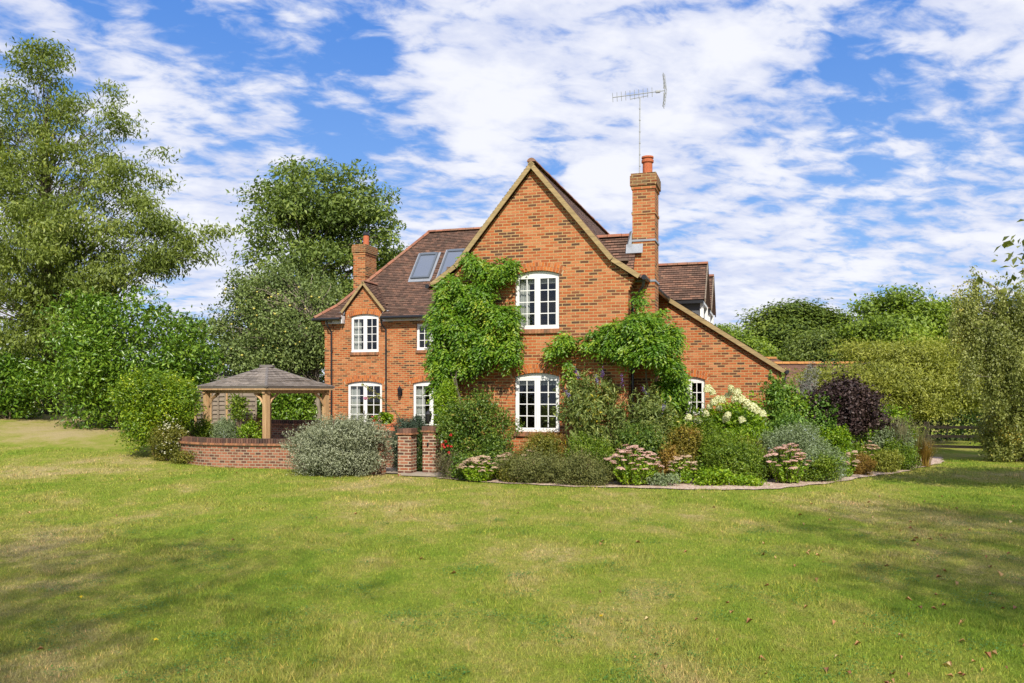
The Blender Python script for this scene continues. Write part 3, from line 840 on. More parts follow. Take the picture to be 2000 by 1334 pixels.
def ridge_tiles(mb, a, b, r=.11, seg=.32):
    a, b = Vector(a), Vector(b); n = max(1, int((b - a).length / seg)); d = (b - a).normalized()
    side = d.cross(Vector((0, 0, 1))).normalized(); up = side.cross(d)
    for i in range(n):
        p, q = a.lerp(b, i / n), a.lerp(b, (i + 1) / n - .012 / max((b - a).length, .1))
        rr = r * random.uniform(.95, 1.05); vs = []
        for c in (p, q):
            for k in range(7):
                t = math.pi * k / 6; vs.append(c + side * math.cos(t) * rr + up * (math.sin(t) * rr * .85 - .045))
        mb.add(vs, [(k, k + 1, k + 8, k + 7) for k in range(6)] + [tuple(range(7)), tuple(range(7, 14))])

rt = Tiles()
GY0, GY1 = -.13, 10.4
for s in (-1, 1):                                            # gable range
    rt.slope([(s * 2.8, GY0, 4.86), (s * 2.8, GY1 if s > 0 else 8.2, 4.86), (s * 2.1, GY1 if s > 0 else 8.2, 5.34), (s * 2.1, GY0, 5.34)], 0, .004 if s > 0 else None)
    rt.slope([(s * 2.1, GY0, 5.34), (s * 2.1, GY1, 5.34), (0, GY1, 7.86), (0, GY0, 7.86)], .85, .002 if s > 0 else None)
# main range
e0, e1, rz = 4.87, 5.40, 8.60
EX0, EX1 = -10.97, 2.80
rt.slope([(EX0, 7.80, e0), (GA - .83, 7.80, e0), (GA - .83, 8.45, e1), (EX0 + .65, 8.45, e1)])
rt.slope([(GA + .83, 7.80, e0), (EX1, 7.80, e0), (EX1 - .65, 8.45, e1), (GA + .83, 8.45, e1)])
rt.slope([(EX0 + .65, 8.45, e1), (EX1 - .65, 8.45, e1), (-.65, 11.15, rz), (-7.62, 11.15, rz)], .84)
rt.slope([(EX0, 14.5, e0), (EX1, 14.5, e0), (EX1 - .65, 13.85, e1), (EX0 + .65, 13.85, e1)])
rt.slope([(EX0 + .65, 13.85, e1), (EX1 - .65, 13.85, e1), (-.65, 11.15, rz), (-7.62, 11.15, rz)])
rt.slope([(EX0, 7.80, e0), (EX0, 14.5, e0), (EX0 + .65, 13.85, e1), (EX0 + .65, 8.45, e1)])
rt.slope([(EX0 + .65, 8.45, e1), (EX0 + .65, 13.85, e1), (-7.62, 11.15, rz)], .84)
rt.slope([(EX1 - .65, 8.45, e1), (EX1 - .65, 13.85, e1), (-.65, 11.15, rz)], .84)
roof = rt.build('roof', M['tile'], house)
# small gable over the arched window
gr = Tiles()
for s in (-1, 1):
    gr.slope([(GA + s * .95, 7.98, 5.11), (GA + s * .95, 8.28, 5.11), (GA, 9.2, 6.24), (GA, 7.98, 6.24)])
gr.build('gablet_roof', M['tile'], house)
# saddle beside the chimney
sr = Tiles()
sr.slope([(1.3, .04, 4.93), (2.53, .04, 4.93), (2.53, .93, 6.03), (1.3, .93, 6.03)])
sr.slope([(1.3, 1.88, 4.9), (2.53, 1.88, 4.9), (2.53, .93, 6.03), (1.3, .93, 6.03)])
sr.build('saddle_roof', M['tile'], house)
mb = MB(); mb.add([(2.50, .03, 4.7), (2.50, 1.83, 4.7), (2.50, .93, 5.95)], [(0, 1, 2)]); mb.build('saddle_wall', M['brick'], house, uv=True)
# catslide with two dormers
cr = Tiles()
cr.slope([(6.2, 4.93, CZ(6.2) + .02), (6.2, 14.4, CZ(6.2) + .02), (2.3, 14.4, CZ(2.3) + .02), (2.3, 4.93, CZ(2.3) + .02)])
cr.build('catslide_roof', M['tile'], house)
def dormer(y):
    dt = Tiles()
    for s in (-1, 1):
        dt.slope([(3.88, y + s * 1.06, 4.90), (1.9, y + s * 1.06, 4.90), (1.2, y, 6.16), (3.88, y, 6.16)])
    d = dt.build('dormer', M['tile'], house)
    mb = MB()
    for s in (-1, 1): mb.add([(3.72, y + s * .9, 3.9), (2.3, y + s * .9, 4.9), (2.3, y + s * .9, 5.02), (3.72, y + s * .9, 5.02)], [(0, 1, 2, 3)])
    mb.add([(3.70, y - .9, 3.9), (3.70, y + .9, 3.9), (3.70, y + .9, 5.0), (3.70, y, 6.05), (3.70, y - .9, 5.0)], [(0, 1, 2, 3, 4)])
    mb.build('cheek', M['render'], d)
    mb = MB()
    for s in (-1, 1):
        mb.box(3.69, 3.80, y + s * .9 - .05, y + s * .9 + .05, 4.05, 4.86)
        bb = MB(); vs, fs = solid_extrude([(y + s * 1.12, 4.80), (y + s * 1.12, 4.93), (y, 6.20), (y, 6.04)], 3.84, 3.875)
        bb.add([(v.y, v.x, v.z) for v in vs], fs); bb.build('bargeboard', M['oldwood'], d)
    mb.box(3.71, 3.79, y - .85, y + .85, 4.12, 4.2); mb.box(3.71, 3.79, y - .85, y + .85, 4.8, 4.88)
    mb.build('window_frame', M['white'], d)
    mb = MB(); mb.box(2.3, 3.80, y - 1.12, y - 1.02, 4.79, 4.88); mb.build('gutter', M['black'], d)
    mb = MB(); ridge_tiles(mb, (1.3, y, 6.2), (3.88, y, 6.2), .1); mb.build('ridge', M['ridge'], d)
    return d
dormer(7.0); dormer(10.0)
def ridge_line(*pts, r=.10):
    mb = MB()
    for p, q in zip(pts[:-1], pts[1:]): ridge_tiles(mb, p, q, r)
    mb.build('ridge', M['ridge'], house)
ridge_line((0, -.13, 7.91), (0, 10.6, 7.91), r=.11); ridge_line((-7.62, 11.15, 8.65), (-.65, 11.15, 8.65), r=.11)
for (p, q, t) in (((EX0, 7.8, e0 + .04), (EX0 + .65, 8.45, e1 + .04), (-7.62, 11.15, rz + .04)), ((EX0, 14.5, e0 + .04), (EX0 + .65, 13.85, e1 + .04), (-7.62, 11.15, rz + .04)),
                  ((EX1, 7.8, e0 + .04), (EX1 - .65, 8.45, e1 + .04), (-.65, 11.15, rz + .04)), ((EX1, 14.5, e0 + .04), (EX1 - .65, 13.85, e1 + .04), (-.65, 11.15, rz + .04))):
    ridge_line(p, q, t)
ridge_line((GA, 7.98, 6.28), (GA, 9.1, 6.28), r=.085); ridge_line((1.4, .93, 6.07), (2.5, .93, 6.07))

# verge boards
def verge(name, line, y, depth=.13, th=.035, parent=house, cap=.03):
    mb = MB()
    for (a, b) in zip(line[:-1], line[1:]):
        d = Vector((b[0] - a[0], 0, b[1] - a[1])).normalized(); n = Vector((-d.z, 0, d.x))
        if n.z < 0: n = -n
        A, B = Vector((a[0], 0, a[1])) - n * .005, Vector((b[0], 0, b[1])) - n * .005
        q = [A - n * depth, B - n * depth, B, A]
        vs = [v + Vector((0, y, 0)) for v in q] + [v + Vector((0, y + th, 0)) for v in q]
        mb.add(vs, [(0, 1, 2, 3), (4, 7, 6, 5), (0, 4, 5, 1), (1, 5, 6, 2), (2, 6, 7, 3), (3, 7, 4, 0)])
    return mb.build(name, M['verge'], parent)
verge('verge', [(-2.76, 4.90), (-2.1, 5.345), (0, 7.875), (2.1, 5.345), (2.76, 4.90)], -.155, .115)
verge('verge', [(GA - .95, 5.11), (GA, 6.25), (GA + .95, 5.11)], 7.95, .09)
verge('verge', [(2.45, CZ(2.45) + .03), (6.2, CZ(6.2) + .03)], 4.905, .12)
# lead flashings
for zz_ in (5.82, 4.80):
    mb = MB(); mb.box(2.43, 3.03, .55, 1.32, zz_, zz_ + .05); mb.build('lead_flashing', M['lead'], house)
mb = MB()
mb.add([(2.30, .46, 5.52), (2.72, .46, 5.52), (2.72, .55, 5.76), (2.30, .55, 5.76)], [(0, 1, 2, 3)])
mb.add([(2.28, .50, 5.50), (2.44, .50, 5.50), (2.44, .56, 6.1), (2.36, .70, 6.1)], [(0, 1, 2, 3)])
mb.build('lead_apron', M['lead'], house)
for s in (-1, 1):
    mb = MB(); mb.add([(GA + s * .80, 7.99, 4.98), (GA + s * 1.12, 7.99, 4.98), (GA + s * 1.12, 8.06, 5.09), (GA + s * .80, 8.06, 5.16)], [(0, 1, 2, 3)])
    mb.build('lead_flashing', M['lead'], house)

# gutters, downpipes, fascias
mb = MB()
mb.box(GA - 1.62, GA - .82, 8.0, 8.09, 4.66, 4.83); mb.box(GA - .86, GA - .82, 7.86, 8.09, 4.66, 4.95); mb.box(GA + .82, -2.5, 8.0, 8.09, 4.70, 4.83)
mb.build('fascia', M['fascia'], house)
def gutter(a, b, r=.058):
    mb = MB(); mb.tube([a, b], r, 8); return mb.build('gutter', M['black'], house)
gutter((-11.0, 7.76, 4.82), (GA - .86, 7.76, 4.82)); gutter((GA + .84, 7.76, 4.82), (-2.8, 7.76, 4.82)); gutter((-11.03, 7.8, 4.82), (-11.03, 14.4, 4.82))
gutter((2.84, -.12, 4.83), (2.84, .56, 4.83), .065); gutter((2.84, 1.31, 4.83), (2.84, 5.02, 4.83), .065); gutter((6.24, 4.9, 2.62), (6.24, 12, 2.62), .06)
gutter((-2.86, -.1, 4.82), (-2.86, 7.7, 4.82))
def downpipe(pts):
    mb = MB(); mb.tube(pts, .036, 8)
    z0, z1 = min(p[2] for p in pts), max(p[2] for p in pts) - .5
    for k in range(3):
        z = z0 + (z1 - z0) * (k + .5) / 3; mb.tube([(pts[-1][0], pts[-1][1], z), (pts[-1][0], pts[-1][1], z + .06)], .046, 8)
    return mb.build('downpipe', M['black'], house)
downpipe([(-10.42, 7.78, 4.80), (-10.40, 7.85, 4.55), (-10.34, 8.03, 4.35), (-10.34, 8.04, .05)])
downpipe([(-8.12, 7.78, 4.80), (-8.12, 7.85, 4.58), (-8.03, 8.03, 4.38), (-8.03, 8.04, .05)])
downpipe([(2.84, -.06, 4.8), (2.80, .0, 4.62), (2.66, .12, 4.45), (2.52, .14, 4.3), (2.52, .14, .05)])
downpipe([(6.22, 5.0, 2.6), (6.18, 5.02, 2.4), (6.10, 5.05, 2.25), (6.10, 5.1, .05)])

# chimneys
def chimney(x0, x1, y0, y1, ztop, zb, name, cap_h, strings, cowl, label):
    mb = MB()
    mb.box(x0, x1, y0, y1, zb, ztop - cap_h)
    for (z, p, h) in strings: mb.box(x0 - p, x1 + p, y0 - p, y1 + p, z, z + h)
    c = mb.build(name, M['brick'], house, uv=True); c['label'] = label
    mb = MB(); h1 = cap_h * .78
    mb.box(x0 - .025, x1 + .025, y0 - .025, y1 + .025, ztop - cap_h + .002, ztop - h1); mb.build('corbel', M['brick'], c, uv=True)
    mb = MB(); mb.box(x0 - .055, x1 + .055, y0 - .055, y1 + .055, ztop - h1 + .001, ztop - .06); mb.box(x0 - .035, x1 + .035, y0 - .035, y1 + .035, ztop - .059, ztop)
    mb.build('cap', M['brick_cap'], c, uv=True)
    cx, cy = (x0 + x1) / 2 + .05, (y0 + y1) / 2
    mb = MB()
    if cowl:
        mb.lathe((cx, cy, ztop - .02), [(.125, 0), (.125, .42), (.12, .46)], 18, r=.2)
        pot = mb.build('chimney_pot', M['pot'], c, smooth=False)
        mb = MB(); mb.lathe((cx, cy, ztop + .43), [(.11, 0), (.15, .04), (.15, .09), (.11, .12), (.11, .16)], 18); mb.build('cowl', M['black'], pot)
    else:
        mb.lathe((cx, cy, ztop - .02), [(.125, 0), (.125, .36), (.155, .37), (.155, .43), (.13, .44), (.13, .475), (.155, .48), (.15, .52), (.09, .53)], 20, r=.1)
        pot = mb.build('chimney_pot', M['pot'], c)
    # flaunching
    mb = MB(); mb.lathe((cx, cy, ztop), [(.2, 0), (.14, .05)], 16); mb.build('flaunching', M['mortar'], c)
    return c
chR = chimney(2.45, 3.01, .57, 1.30, 7.53, 0, 'chimney', .40, [(6.50, .02, .06)], False, 'tall chimney beside the gable with a red pot and an aerial')
chL = chimney(-10.78, -10.24, 10.6, 11.63, 8.17, 0, 'chimney', .42, [(7.05 - .2, .02, .06)], True, 'shorter chimney at the far end with a black cowl')

# skylights on the front slope
def skylight(x0, x1, ya, yb, label):
    zf = lambda y: e1 + (y - 8.45) * (rz - e1) / 2.7
    n = Vector((0, -(rz - e1), 2.7)).normalized()
    P = lambda x, y, h: Vector((x, y, zf(y))) + n * h
    def panel(mb, xa, xb, y0, y1, h0, h1):
        vs = [P(xa, y0, h0), P(xb, y0, h0), P(xb, y1, h0), P(xa, y1, h0), P(xa, y0, h1), P(xb, y0, h1), P(xb, y1, h1), P(xa, y1, h1)]
        mb.add(vs, [(0, 3, 2, 1), (4, 5, 6, 7), (0, 1, 5, 4), (1, 2, 6, 5), (2, 3, 7, 6), (3, 0, 4, 7)])
    mb = MB(); f = .07; fy = .05
    panel(mb, x0, x0 + f, ya, yb, 0, .11); panel(mb, x1 - f, x1, ya, yb, 0, .11); panel(mb, x0 + f, x1 - f, ya, ya + fy, 0, .108); panel(mb, x0 + f, x1 - f, yb - fy * 1.6, yb, 0, .125)
    fr = mb.build('skylight', M['steel'], house); fr['label'] = label
    mb = MB(); panel(mb, x0 + f, x1 - f, ya + fy, yb - fy * 1.6, .02, .085); mb.build('glass', M['roofglass'], fr)
    mb = MB(); panel(mb, x0 - .07, x1 + .07, ya - .1, ya, .01, .04); panel(mb, x0 - .09, x0, ya - .04, yb + .05, .005, .035); panel(mb, x1, x1 + .09, ya - .04, yb + .05, .005, .035); mb.build('flashing', M['lead'], fr)
skylight(-7.58, -6.80, 9.30, 10.24, 'smaller skylight')
skylight(-6.43, -5.25, 9.02, 10.32, 'larger skylight half hidden by the gable')

# wall lantern
def lantern_mb(c, s=1.0, hook=True):
    mb = MB(); x, y, z = c
    mb.lathe((x, y, z), [(.035 * s, 0), (.05 * s, .02 * s), (.085 * s, .2 * s), (.10 * s, .215 * s), (.06 * s, .27 * s), (.02 * s, .31 * s), (.012 * s, .36 * s)], 6)
    for k in range(6):
        t = math.pi / 3 * k; mb.tube([(x + .05 * s * math.cos(t), y + .05 * s * math.sin(t), z), (x + .09 * s * math.cos(t), y + .09 * s * math.sin(t), z + .21 * s)], .008 * s, 4)
    mb.lathe((x, y, z - .05 * s), [(.01 * s, 0), (.03 * s, .03 * s), (.035 * s, .05 * s)], 6)
    return mb
mb = lantern_mb((-7.42, 7.93, 1.93)); mb.tube([(-7.42, 7.93, 1.93), (-7.42, 7.97, 1.86), (-7.42, 8.05, 1.90), (-7.42, 8.09, 2.0)], .013, 5); mb.box(-7.46, -7.38, 8.07, 8.1, 1.9, 2.12)
mb.build('wall_lantern', M['black'], house)

# aerial
def aerial():
    base = Vector((2.60, .75, 7.53)); top = 9.50
    mb = MB(); mb.tube([base + Vector((0, 0, -.4)), Vector((base.x + .015, base.y, top))], .015, 8)
    for k in range(6): mb.tube([(base.x + .01, base.y, 7.75 + k * .29), (base.x + .01, base.y, 7.78 + k * .29)], .024, 6)
    mast = mb.build('aerial_mast', M['metal'], house)
    # boom runs to the right; elements stand across it
    a = Vector((base.x - .68, base.y, top + .07)); b = Vector((base.x + .66, base.y - .05, top + .085))
    mb = MB(); mb.tube([a, b], .012, 5); mb.tube([(base.x - .22, base.y, top - .02), (base.x + .22, base.y, top + .02)], .008, 4)
    mb.build('boom', M['metal'], mast)
    mb = MB()
    for k in range(10):
        p = a.lerp(b, k / 12.0); mb.tube([p + Vector((0, .03, -.11)), p + Vector((0, -.03, .11))], .007, 4)
    for k in range(3): mb.lathe(tuple(a.lerp(b, .86) + Vector((-.03 + .03 * k, 0, -.03))), [(.03, 0), (.035, .03), (.03, .06)], 6)
    for s in (-1, 1):
        for k in range(5):
            p = b + Vector((-.012 * k, -.0, s * (.06 + .085 * k))); mb.tube([p + Vector((0, .14, 0)), p - Vector((0, .14, 0))], .005, 4)
            mb.tube([b + Vector((-.012 * k, 0, s * .05)), p + Vector((0, 0, s * .04))], .006, 4)
    for dx in (0, -.05): mb.tube([b + Vector((dx - .02, 0, -.40)), b + Vector((dx + .03, 0, 0)), b + Vector((dx - .02, 0, .42))], .008, 4)
    mb.build('element', M['metal'], mast)
aerial()

# ------------------------------------------------------------------ garden walls, pillars
def curved_wall(name, line, h, t, label, parent=None, group=None, cop=.125, smooth_n=8):
    pts = np.array(line, float); fine = []
    for (a, b) in zip(pts[:-1], pts[1:]):
        n = max(2, int(np.linalg.norm(b - a) / .14))
        for q in np.linspace(0, 1, n, endpoint=False): fine.append(a + (b - a) * q)
    fine.append(pts[-1]); fine = np.array(fine)
    for _ in range(smooth_n): fine[1:-1] = (fine[:-2] + fine[1:-1] * 2 + fine[2:]) / 4
    base = fine.mean(0); g0 = gz(*base)
    e = empty(name, (base[0], base[1], 0), 0, label, 'wall', group)
    v, f, uv = [], [], []; s = 0; mb = MB(); nose = MB()
    nn = []
    for i in range(len(fine)):
        d = fine[min(i + 1, len(fine) - 1)] - fine[max(i - 1, 0)]; d /= np.linalg.norm(d); nn.append((d, np.array((d[1], -d[0]))))
    S = [0]
    for i in range(1, len(fine)): S.append(S[-1] + np.linalg.norm(fine[i] - fine[i - 1]))
    for i in range(len(fine)):
        p = fine[i] - base; d, n = nn[i]
        for q in (1, -1):
            x, y = p + n * t / 2 * q
            v += [(x, y, gz(*fine[i]) - .1), (x, y, h - cop)]
    def uvq(i, j): return
    for i in range(len(fine) - 1):
        a = 4 * i; b = 4 * (i + 1)
        f.append((a, b, b + 1, a + 1)); uv += [(S[i], v[a][2]), (S[i + 1], v[b][2]), (S[i + 1], v[b + 1][2]), (S[i], v[a + 1][2])]
        f.append((a + 2, a + 3, b + 3, b + 2)); uv += [(S[i], v[a][2]), (S[i], v[a + 1][2]), (S[i + 1], v[b + 1][2]), (S[i + 1], v[b][2])]
    k = 4 * (len(fine) - 1)
    f.append((0, 1, 3, 2)); uv += [(0, 0), (0, h), (t, h), (t, 0)]
    f.append((k, k + 2, k + 3, k + 1)); uv += [(0, 0), (t, 0), (t, h), (0, h)]
    mesh_obj('brickwork', v, f, M['brick_low'], e, uv)
    # coping of bricks on edge with a projecting course under it
    u = 0.0
    while u < S[-1] - .06:
        i = min(len(S) - 2, int(np.searchsorted(S, u + .035, side='right') - 1)); q = (u + .035 - S[i]) / (S[i + 1] - S[i])
        c = fine[i] * (1 - q) + fine[i + 1] * q - base; d, n = nn[i]
        Mx = Matrix(((d[0], n[0], 0, c[0]), (d[1], n[1], 0, c[1]), (0, 0, 1, 0), (0, 0, 0, 1)))
        j = random.uniform(0, .006)
        mb.box(-.029, .029, -t / 2 - .012 - j, t / 2 + .012, h - cop + .002, h - j, Mx)
        nose.box(-.037, .037, -t / 2 - .055, t / 2 + .055, h - cop - .055, h - cop, Mx)
        u += .075
    mb.build('coping', M['coping'], e)
    nose.build('coping_ledge', M['sill'], e)
    return e
BAY = [(-9.6, 27.6), (-10.15, 26.2), (-10.15, 24.7), (-9.3, 23.0), (-8.2, 22.15), (-7.0, 21.85), (-5.9, 21.75), (-4.4, 20.95), (-3.2, 20.42)]
curved_wall('curved_brick_wall', BAY, .80, .22, 'low curved red brick wall with dark brick coping round the gazebo terrace')
curved_wall('planter_wall', [(-8.6, 27.9), (-7.0, 27.6), (-5.2, 27.2)], 1.10, .22, 'straight dark red brick wall behind the gazebo')
curved_wall('planter_wall', [(-9.75, 25.4), (-9.2, 25.0), (-8.5, 24.9)], .86, .2, 'short curved planter wall inside the terrace, left of the gazebo post')
curved_wall('planter_wall', [(-4.6, 22.6), (-3.9, 22.3), (-3.1, 21.9)], 1.0, .2, 'short brick planter wall under the red geraniums behind the left pillar')

def pillar(px0, px1, Y, h, label, brick_dark=1.0):
    x = ((px0 + px1) / 2 - CX) / F * Y; g = gz(x, Y)
    e = empty('brick_pillar', (x, Y, g), -TH, label, 'pillar', 'brick gate pillars')
    s = .172
    mb = MB(); mb.box(-s, s, -s, s, -.1, h - .17); mb.build('shaft', M['brick_pillar'], e, uv=True)
    mb = MB()
    for k in range(5):
        for j in range(5):
            w = .43 / 5; x0 = -.215 + k * w; y0 = -.215 + j * w
            if k in (0, 4) or j in (0, 4): mb.box(x0 + .003, x0 + w - .003, y0 + .003, y0 + w - .003, h - .171, h - .135)
    mb.build('tile_course', M['sill'], e)
    mb = MB()
    for k in range(5): mb.box(-.19 + k * .076 + .003, -.19 + (k + 1) * .076 - .003, -.185, .185, h - .134, h - .02 - random.random() * .012)
    mb.box(-.186, .186, -.18, .18, h - .15, h - .03, r=.4)
    mb.build('cap', M['coping'], e)
    return e
pillar(779, 812, 20.15, 1.19, 'left brick gate pillar, without a lantern')
p2 = pillar(825, 862, 20.25, 1.24, 'right brick gate pillar carrying the small black lantern')
o = lantern_mb((0, 0, 0), .9).build('pillar_lantern', M['black'])
o.location = at(837, 832, 20.3) ; o.location.z = 1.24 + .06
tag(o, 'small black six-sided lantern standing on top of the right gate pillar', 'lantern')
mb = MB(); mb.box(-.02, .02, -.03, 0, 0, .09); mb.box(-.012, .03, -.05, -.03, .03, .05); o = mb.build('gate_latch', M['black'], p2); o.location = (-.03, -.172, .72)
mb = MB(); mb.box(-.62, .62, -.22, .22, 0, .06)
o = mb.build('stone_step', M['paving']); o.location = (-2.05, 19.98, .01); o.rotation_euler = (0, 0, -TH); tag(o, 'flat grey stone step between the two brick gate pillars', 'step')

# ------------------------------------------------------------------ gazebo
M['hipcap'] = simple('weathered_cap', (.14, .125, .115), .9, var=.3)
def gazebo():
    C = Vector((-7.50, 25.1, 0)); g = 0.0
    fv = Vector((.55, -1.95, 0)); rv = Vector((1.95, .55, 0))
    e = empty('gazebo', C, 0, 'square oak gazebo with a low grey shingled roof beside the house', 'gazebo')
    cs = [fv, rv, -fv, -rv]; ze, zp = 2.20, 2.84
    rd = (cs[1] - cs[0]).normalized(); apex = [Vector((0, 0, zp)) - rd * .0, Vector((0, 0, zp)) + rd * .0]
    T = Tiles(.125, .028)
    for i in range(4):
        a, b = cs[i], cs[(i + 1) % 4]; c1 = Vector((a.x, a.y, ze)); c2 = Vector((b.x, b.y, ze)); top = Vector((0, 0, zp))
        mid1 = c1.lerp(top, .34) - Vector((0, 0, .035)); mid2 = c2.lerp(top, .34) - Vector((0, 0, .035))
        T.slope([c1, c2, mid2, mid1]); T.slope([mid1, mid2, top], .6)
    T.build('roof', M['shingle'], e)
    mb = MB(); mb.box(-.2, .2, -.12, .12, zp - .04, zp + .03); 
    for c in cs:
        p = Vector((c.x, c.y, ze + .03)); ridge_tiles(mb, p, p.lerp(Vector((0, 0, zp + .02)), .34) - Vector((0, 0, .03)), .05, .16); ridge_tiles(mb, p.lerp(Vector((0, 0, zp + .02)), .34) - Vector((0, 0, .03)), Vector((0, 0, zp + .02)), .05, .16)
    mb.build('hip_cap', M['hipcap'], e)
    ps = [c * .86 for c in cs]
    for i, p in enumerate(ps):
        d = (ps[(i + 1) % 4] - p).normalized(); ang = math.atan2(d.y, d.x)
        mb = MB(); Mx = Matrix.Translation(p) @ Matrix.Rotation(ang, 4, 'Z'); mb.box(-.075, .075, -.075, .075, 0, 2.04, Mx); mb.build('post', M['oak'], e)
        mb = MB()
        for q, s in ((ps[(i + 1) % 4], 1), (ps[i - 1], 1)):
            dd = (q - p).normalized(); A = p + dd * .06 + Vector((0, 0, 1.62)); B = p + dd * .46 + Vector((0, 0, 2.0)); mb.tube([A, p + dd * .22 + Vector((0, 0, 1.84)), B], .04, 4)
        mb.build('brace', M['oak'], e)
        q = ps[(i + 1) % 4]; L = (q - p).length
        mb = MB(); mb.box(-.12, L + .12, -.05, .05, 2.0 + (i % 2) * .004, 2.14 + (i % 2) * .004, Mx); mb.build('beam', M['oak'], e)
        # rafter ends and eaves board
        mb = MB(); c1, c2 = cs[i] * .985, cs[(i + 1) % 4] * .985; L2 = (c2 - c1).length; Mc = Matrix.Translation(c1) @ Matrix.Rotation(ang, 4, 'Z')
        mb.box(.02, L2 - .02, -.0, .025, 2.10, 2.17, Mc); mb.build('eaves_board', M['oak'], e)
        for k in range(1, 7):
            mb = MB(); mb.box(L2 * k / 7 - .025, L2 * k / 7 + .025, .026, .34, 2.09, 2.16, Mc); mb.build('rafter', M['oak'], e)
gazebo()

# lap fence panels and shed behind the gazebo
def lap_panel(px0, px1, Y0, Y1, z1, label):
    a = at(px0, HY, Y0); b = at(px1, HY, Y1); d = (b - a); L = math.hypot(d.x, d.y); g = gz(a.x, a.y)
    e = empty('fence_panel', (a.x, a.y, g), math.atan2(d.y, d.x), label, 'fence', 'weathered lap fence panels behind the gazebo')
    mb = MB(); n = 10; H = z1 - g
    for k in range(n):
        z = .08 + (H - .12) * k / n; t = (H - .12) / n
        vs = [(0, -.062, z), (L, -.062, z), (L, -.008, z + t * 1.12), (0, -.008, z + t * 1.12), (0, -.045, z), (L, -.045, z), (L, .002, z + t * 1.15), (0, .002, z + t * 1.15)]
        mb.add(vs, [(0, 1, 2, 3), (4, 7, 6, 5), (0, 4, 5, 1), (3, 2, 6, 7), (1, 5, 6, 2), (0, 3, 7, 4)])
    mb.build('slat', M['oldwood'], e)
    for x in (.0, L / 2, L):
        mb = MB(); mb.box(x - .03, x + .03, -.095, -.064, .0, H); mb.build('batten', M['oak' if x == 0 else 'oldwood'], e)
    mb = MB(); mb.box(-.02, L + .02, -.05, .02, H - .03, H + .02); mb.build('top_rail', M['oldwood'], e)
lap_panel(379, 412, 29.0, 29.6, 2.05, 'weathered lap fence panel nearest the round green bush')
lap_panel(413, 442, 29.6, 29.6, 2.08, 'narrow weathered lap fence panel in the middle behind the gazebo')
lap_panel(443, 500, 29.6, 29.9, 2.08, 'weathered lap fence panel at the right with a climber on it')
def shed():
    p = at(405, HY, 33.5); g = gz(p.x, p.y)
    e = empty('garden_shed', (p.x, p.y, g), R(-35), 'small old wooden shed with a felted roof tucked under the laurel', 'shed')
    mb = MB(); mb.box(-.9, .9, -1.1, 1.1, 0, 1.95 - .15); vs, fs = solid_extrude([(-.9, 1.8), (.9, 1.8), (0, 2.3)], -1.1, 1.1); mb.add(vs, fs); mb.build('wall', M['oldwood'], e)
    for s in (-1, 1):
        mb = MB(); mb.add([(s * 1.05, -1.25, 1.72), (s * 1.05, 1.25, 1.72), (0, 1.25, 2.34), (0, -1.25, 2.34), (s * 1.05, -1.25, 1.76), (s * 1.05, 1.25, 1.76), (0, 1.25, 2.38), (0, -1.25, 2.38)], [(0, 1, 2, 3), (4, 7, 6, 5), (0, 4, 5, 1), (0, 3, 7, 4), (1, 5, 6, 2)])
        mb.build('roof', M['mossroof'], e)
        mb = MB(); mb.tube([(s * 1.06, -1.27, 1.72), (0, -1.27, 2.34)], .04, 4); mb.build('bargeboard', M['verge'], e)
M['mossroof'] = simple('mossy_felt', (.16, .15, .12), .95, var=.35, scale=4)
shed()

# post-and-rail fence on the right
def rail_fence():
    line = [(13.4, 26.5), (15.2, 25.9), (17.0, 25.2), (18.9, 24.6), (21.0, 24.0)]
    p0 = line[0]; e = empty('post_and_rail_fence', (p0[0], p0[1], gz(*p0)), 0, 'wooden post-and-rail fence beyond the right-hand lawn', 'fence')
    for i, (x, y) in enumerate(line):
        mb = MB(); mb.box(x - p0[0] - .06, x - p0[0] + .06, y - p0[1] - .04, y - p0[1] + .04, -.1, 1.08 + .03 * math.sin(i * 2)); mb.build('post', M['rail'], e)
    for (a, b) in zip(line[:-1], line[1:]):
        for z in (.30, .62, .92):
            d = Vector((b[0] - a[0], b[1] - a[1], 0)); mb = MB()
            Mx = Matrix.Translation((a[0] - p0[0], a[1] - p0[1] - .06, z)) @ Matrix.Rotation(math.atan2(d.y, d.x), 4, 'Z') @ Matrix.Rotation(random.uniform(-.012, .012), 4, 'Y')
            mb.box(-.08, d.length + .02, -.022, .022, -.045, .045, Mx); mb.build('rail', M['rail'], e)
rail_fence()
def outbuilding(px0, px1, Y, zr, ze, label, hipx=1.6, dy=3.2):
    a = at(px0, HY, Y); b = at(px1, HY, Y); e = empty('outbuilding', (a.x, Y, gz(a.x, Y)), R(-3), label, 'outbuilding', 'low tiled outbuildings behind the house')
    L = b.x - a.x; g = gz(a.x, Y); zr -= g; ze -= g
    T = Tiles(.12, .02)
    T.slope([(0, -dy, ze), (L, -dy, ze), (L - hipx, 0, zr), (0, 0, zr)]); T.slope([(0, dy, ze), (L, dy, ze), (L - hipx, 0, zr), (0, 0, zr)]); T.slope([(L, -dy, ze), (L, dy, ze), (L - hipx, 0, zr)])
    T.build('roof', M['tile_far'], e)
    mb = MB(); mb.box(0, L - .3, -dy + .3, dy - .3, -.3, ze); mb.build('wall', M['brick'], e, uv=True)
    mb = MB(); ridge_tiles(mb, (0, 0, zr + .05), (L - hipx, 0, zr + .05), .16, .4); mb.build('ridge', M['orange_ridge'], e)
outbuilding(1440, 1700, 46, 3.60, 2.0, 'low outbuilding with an orange ridge just right of the house', .5)
outbuilding(1400, 1562, 54, 4.20, 3.0, 'second outbuilding roof peeping over the orange ridge', 1.6)

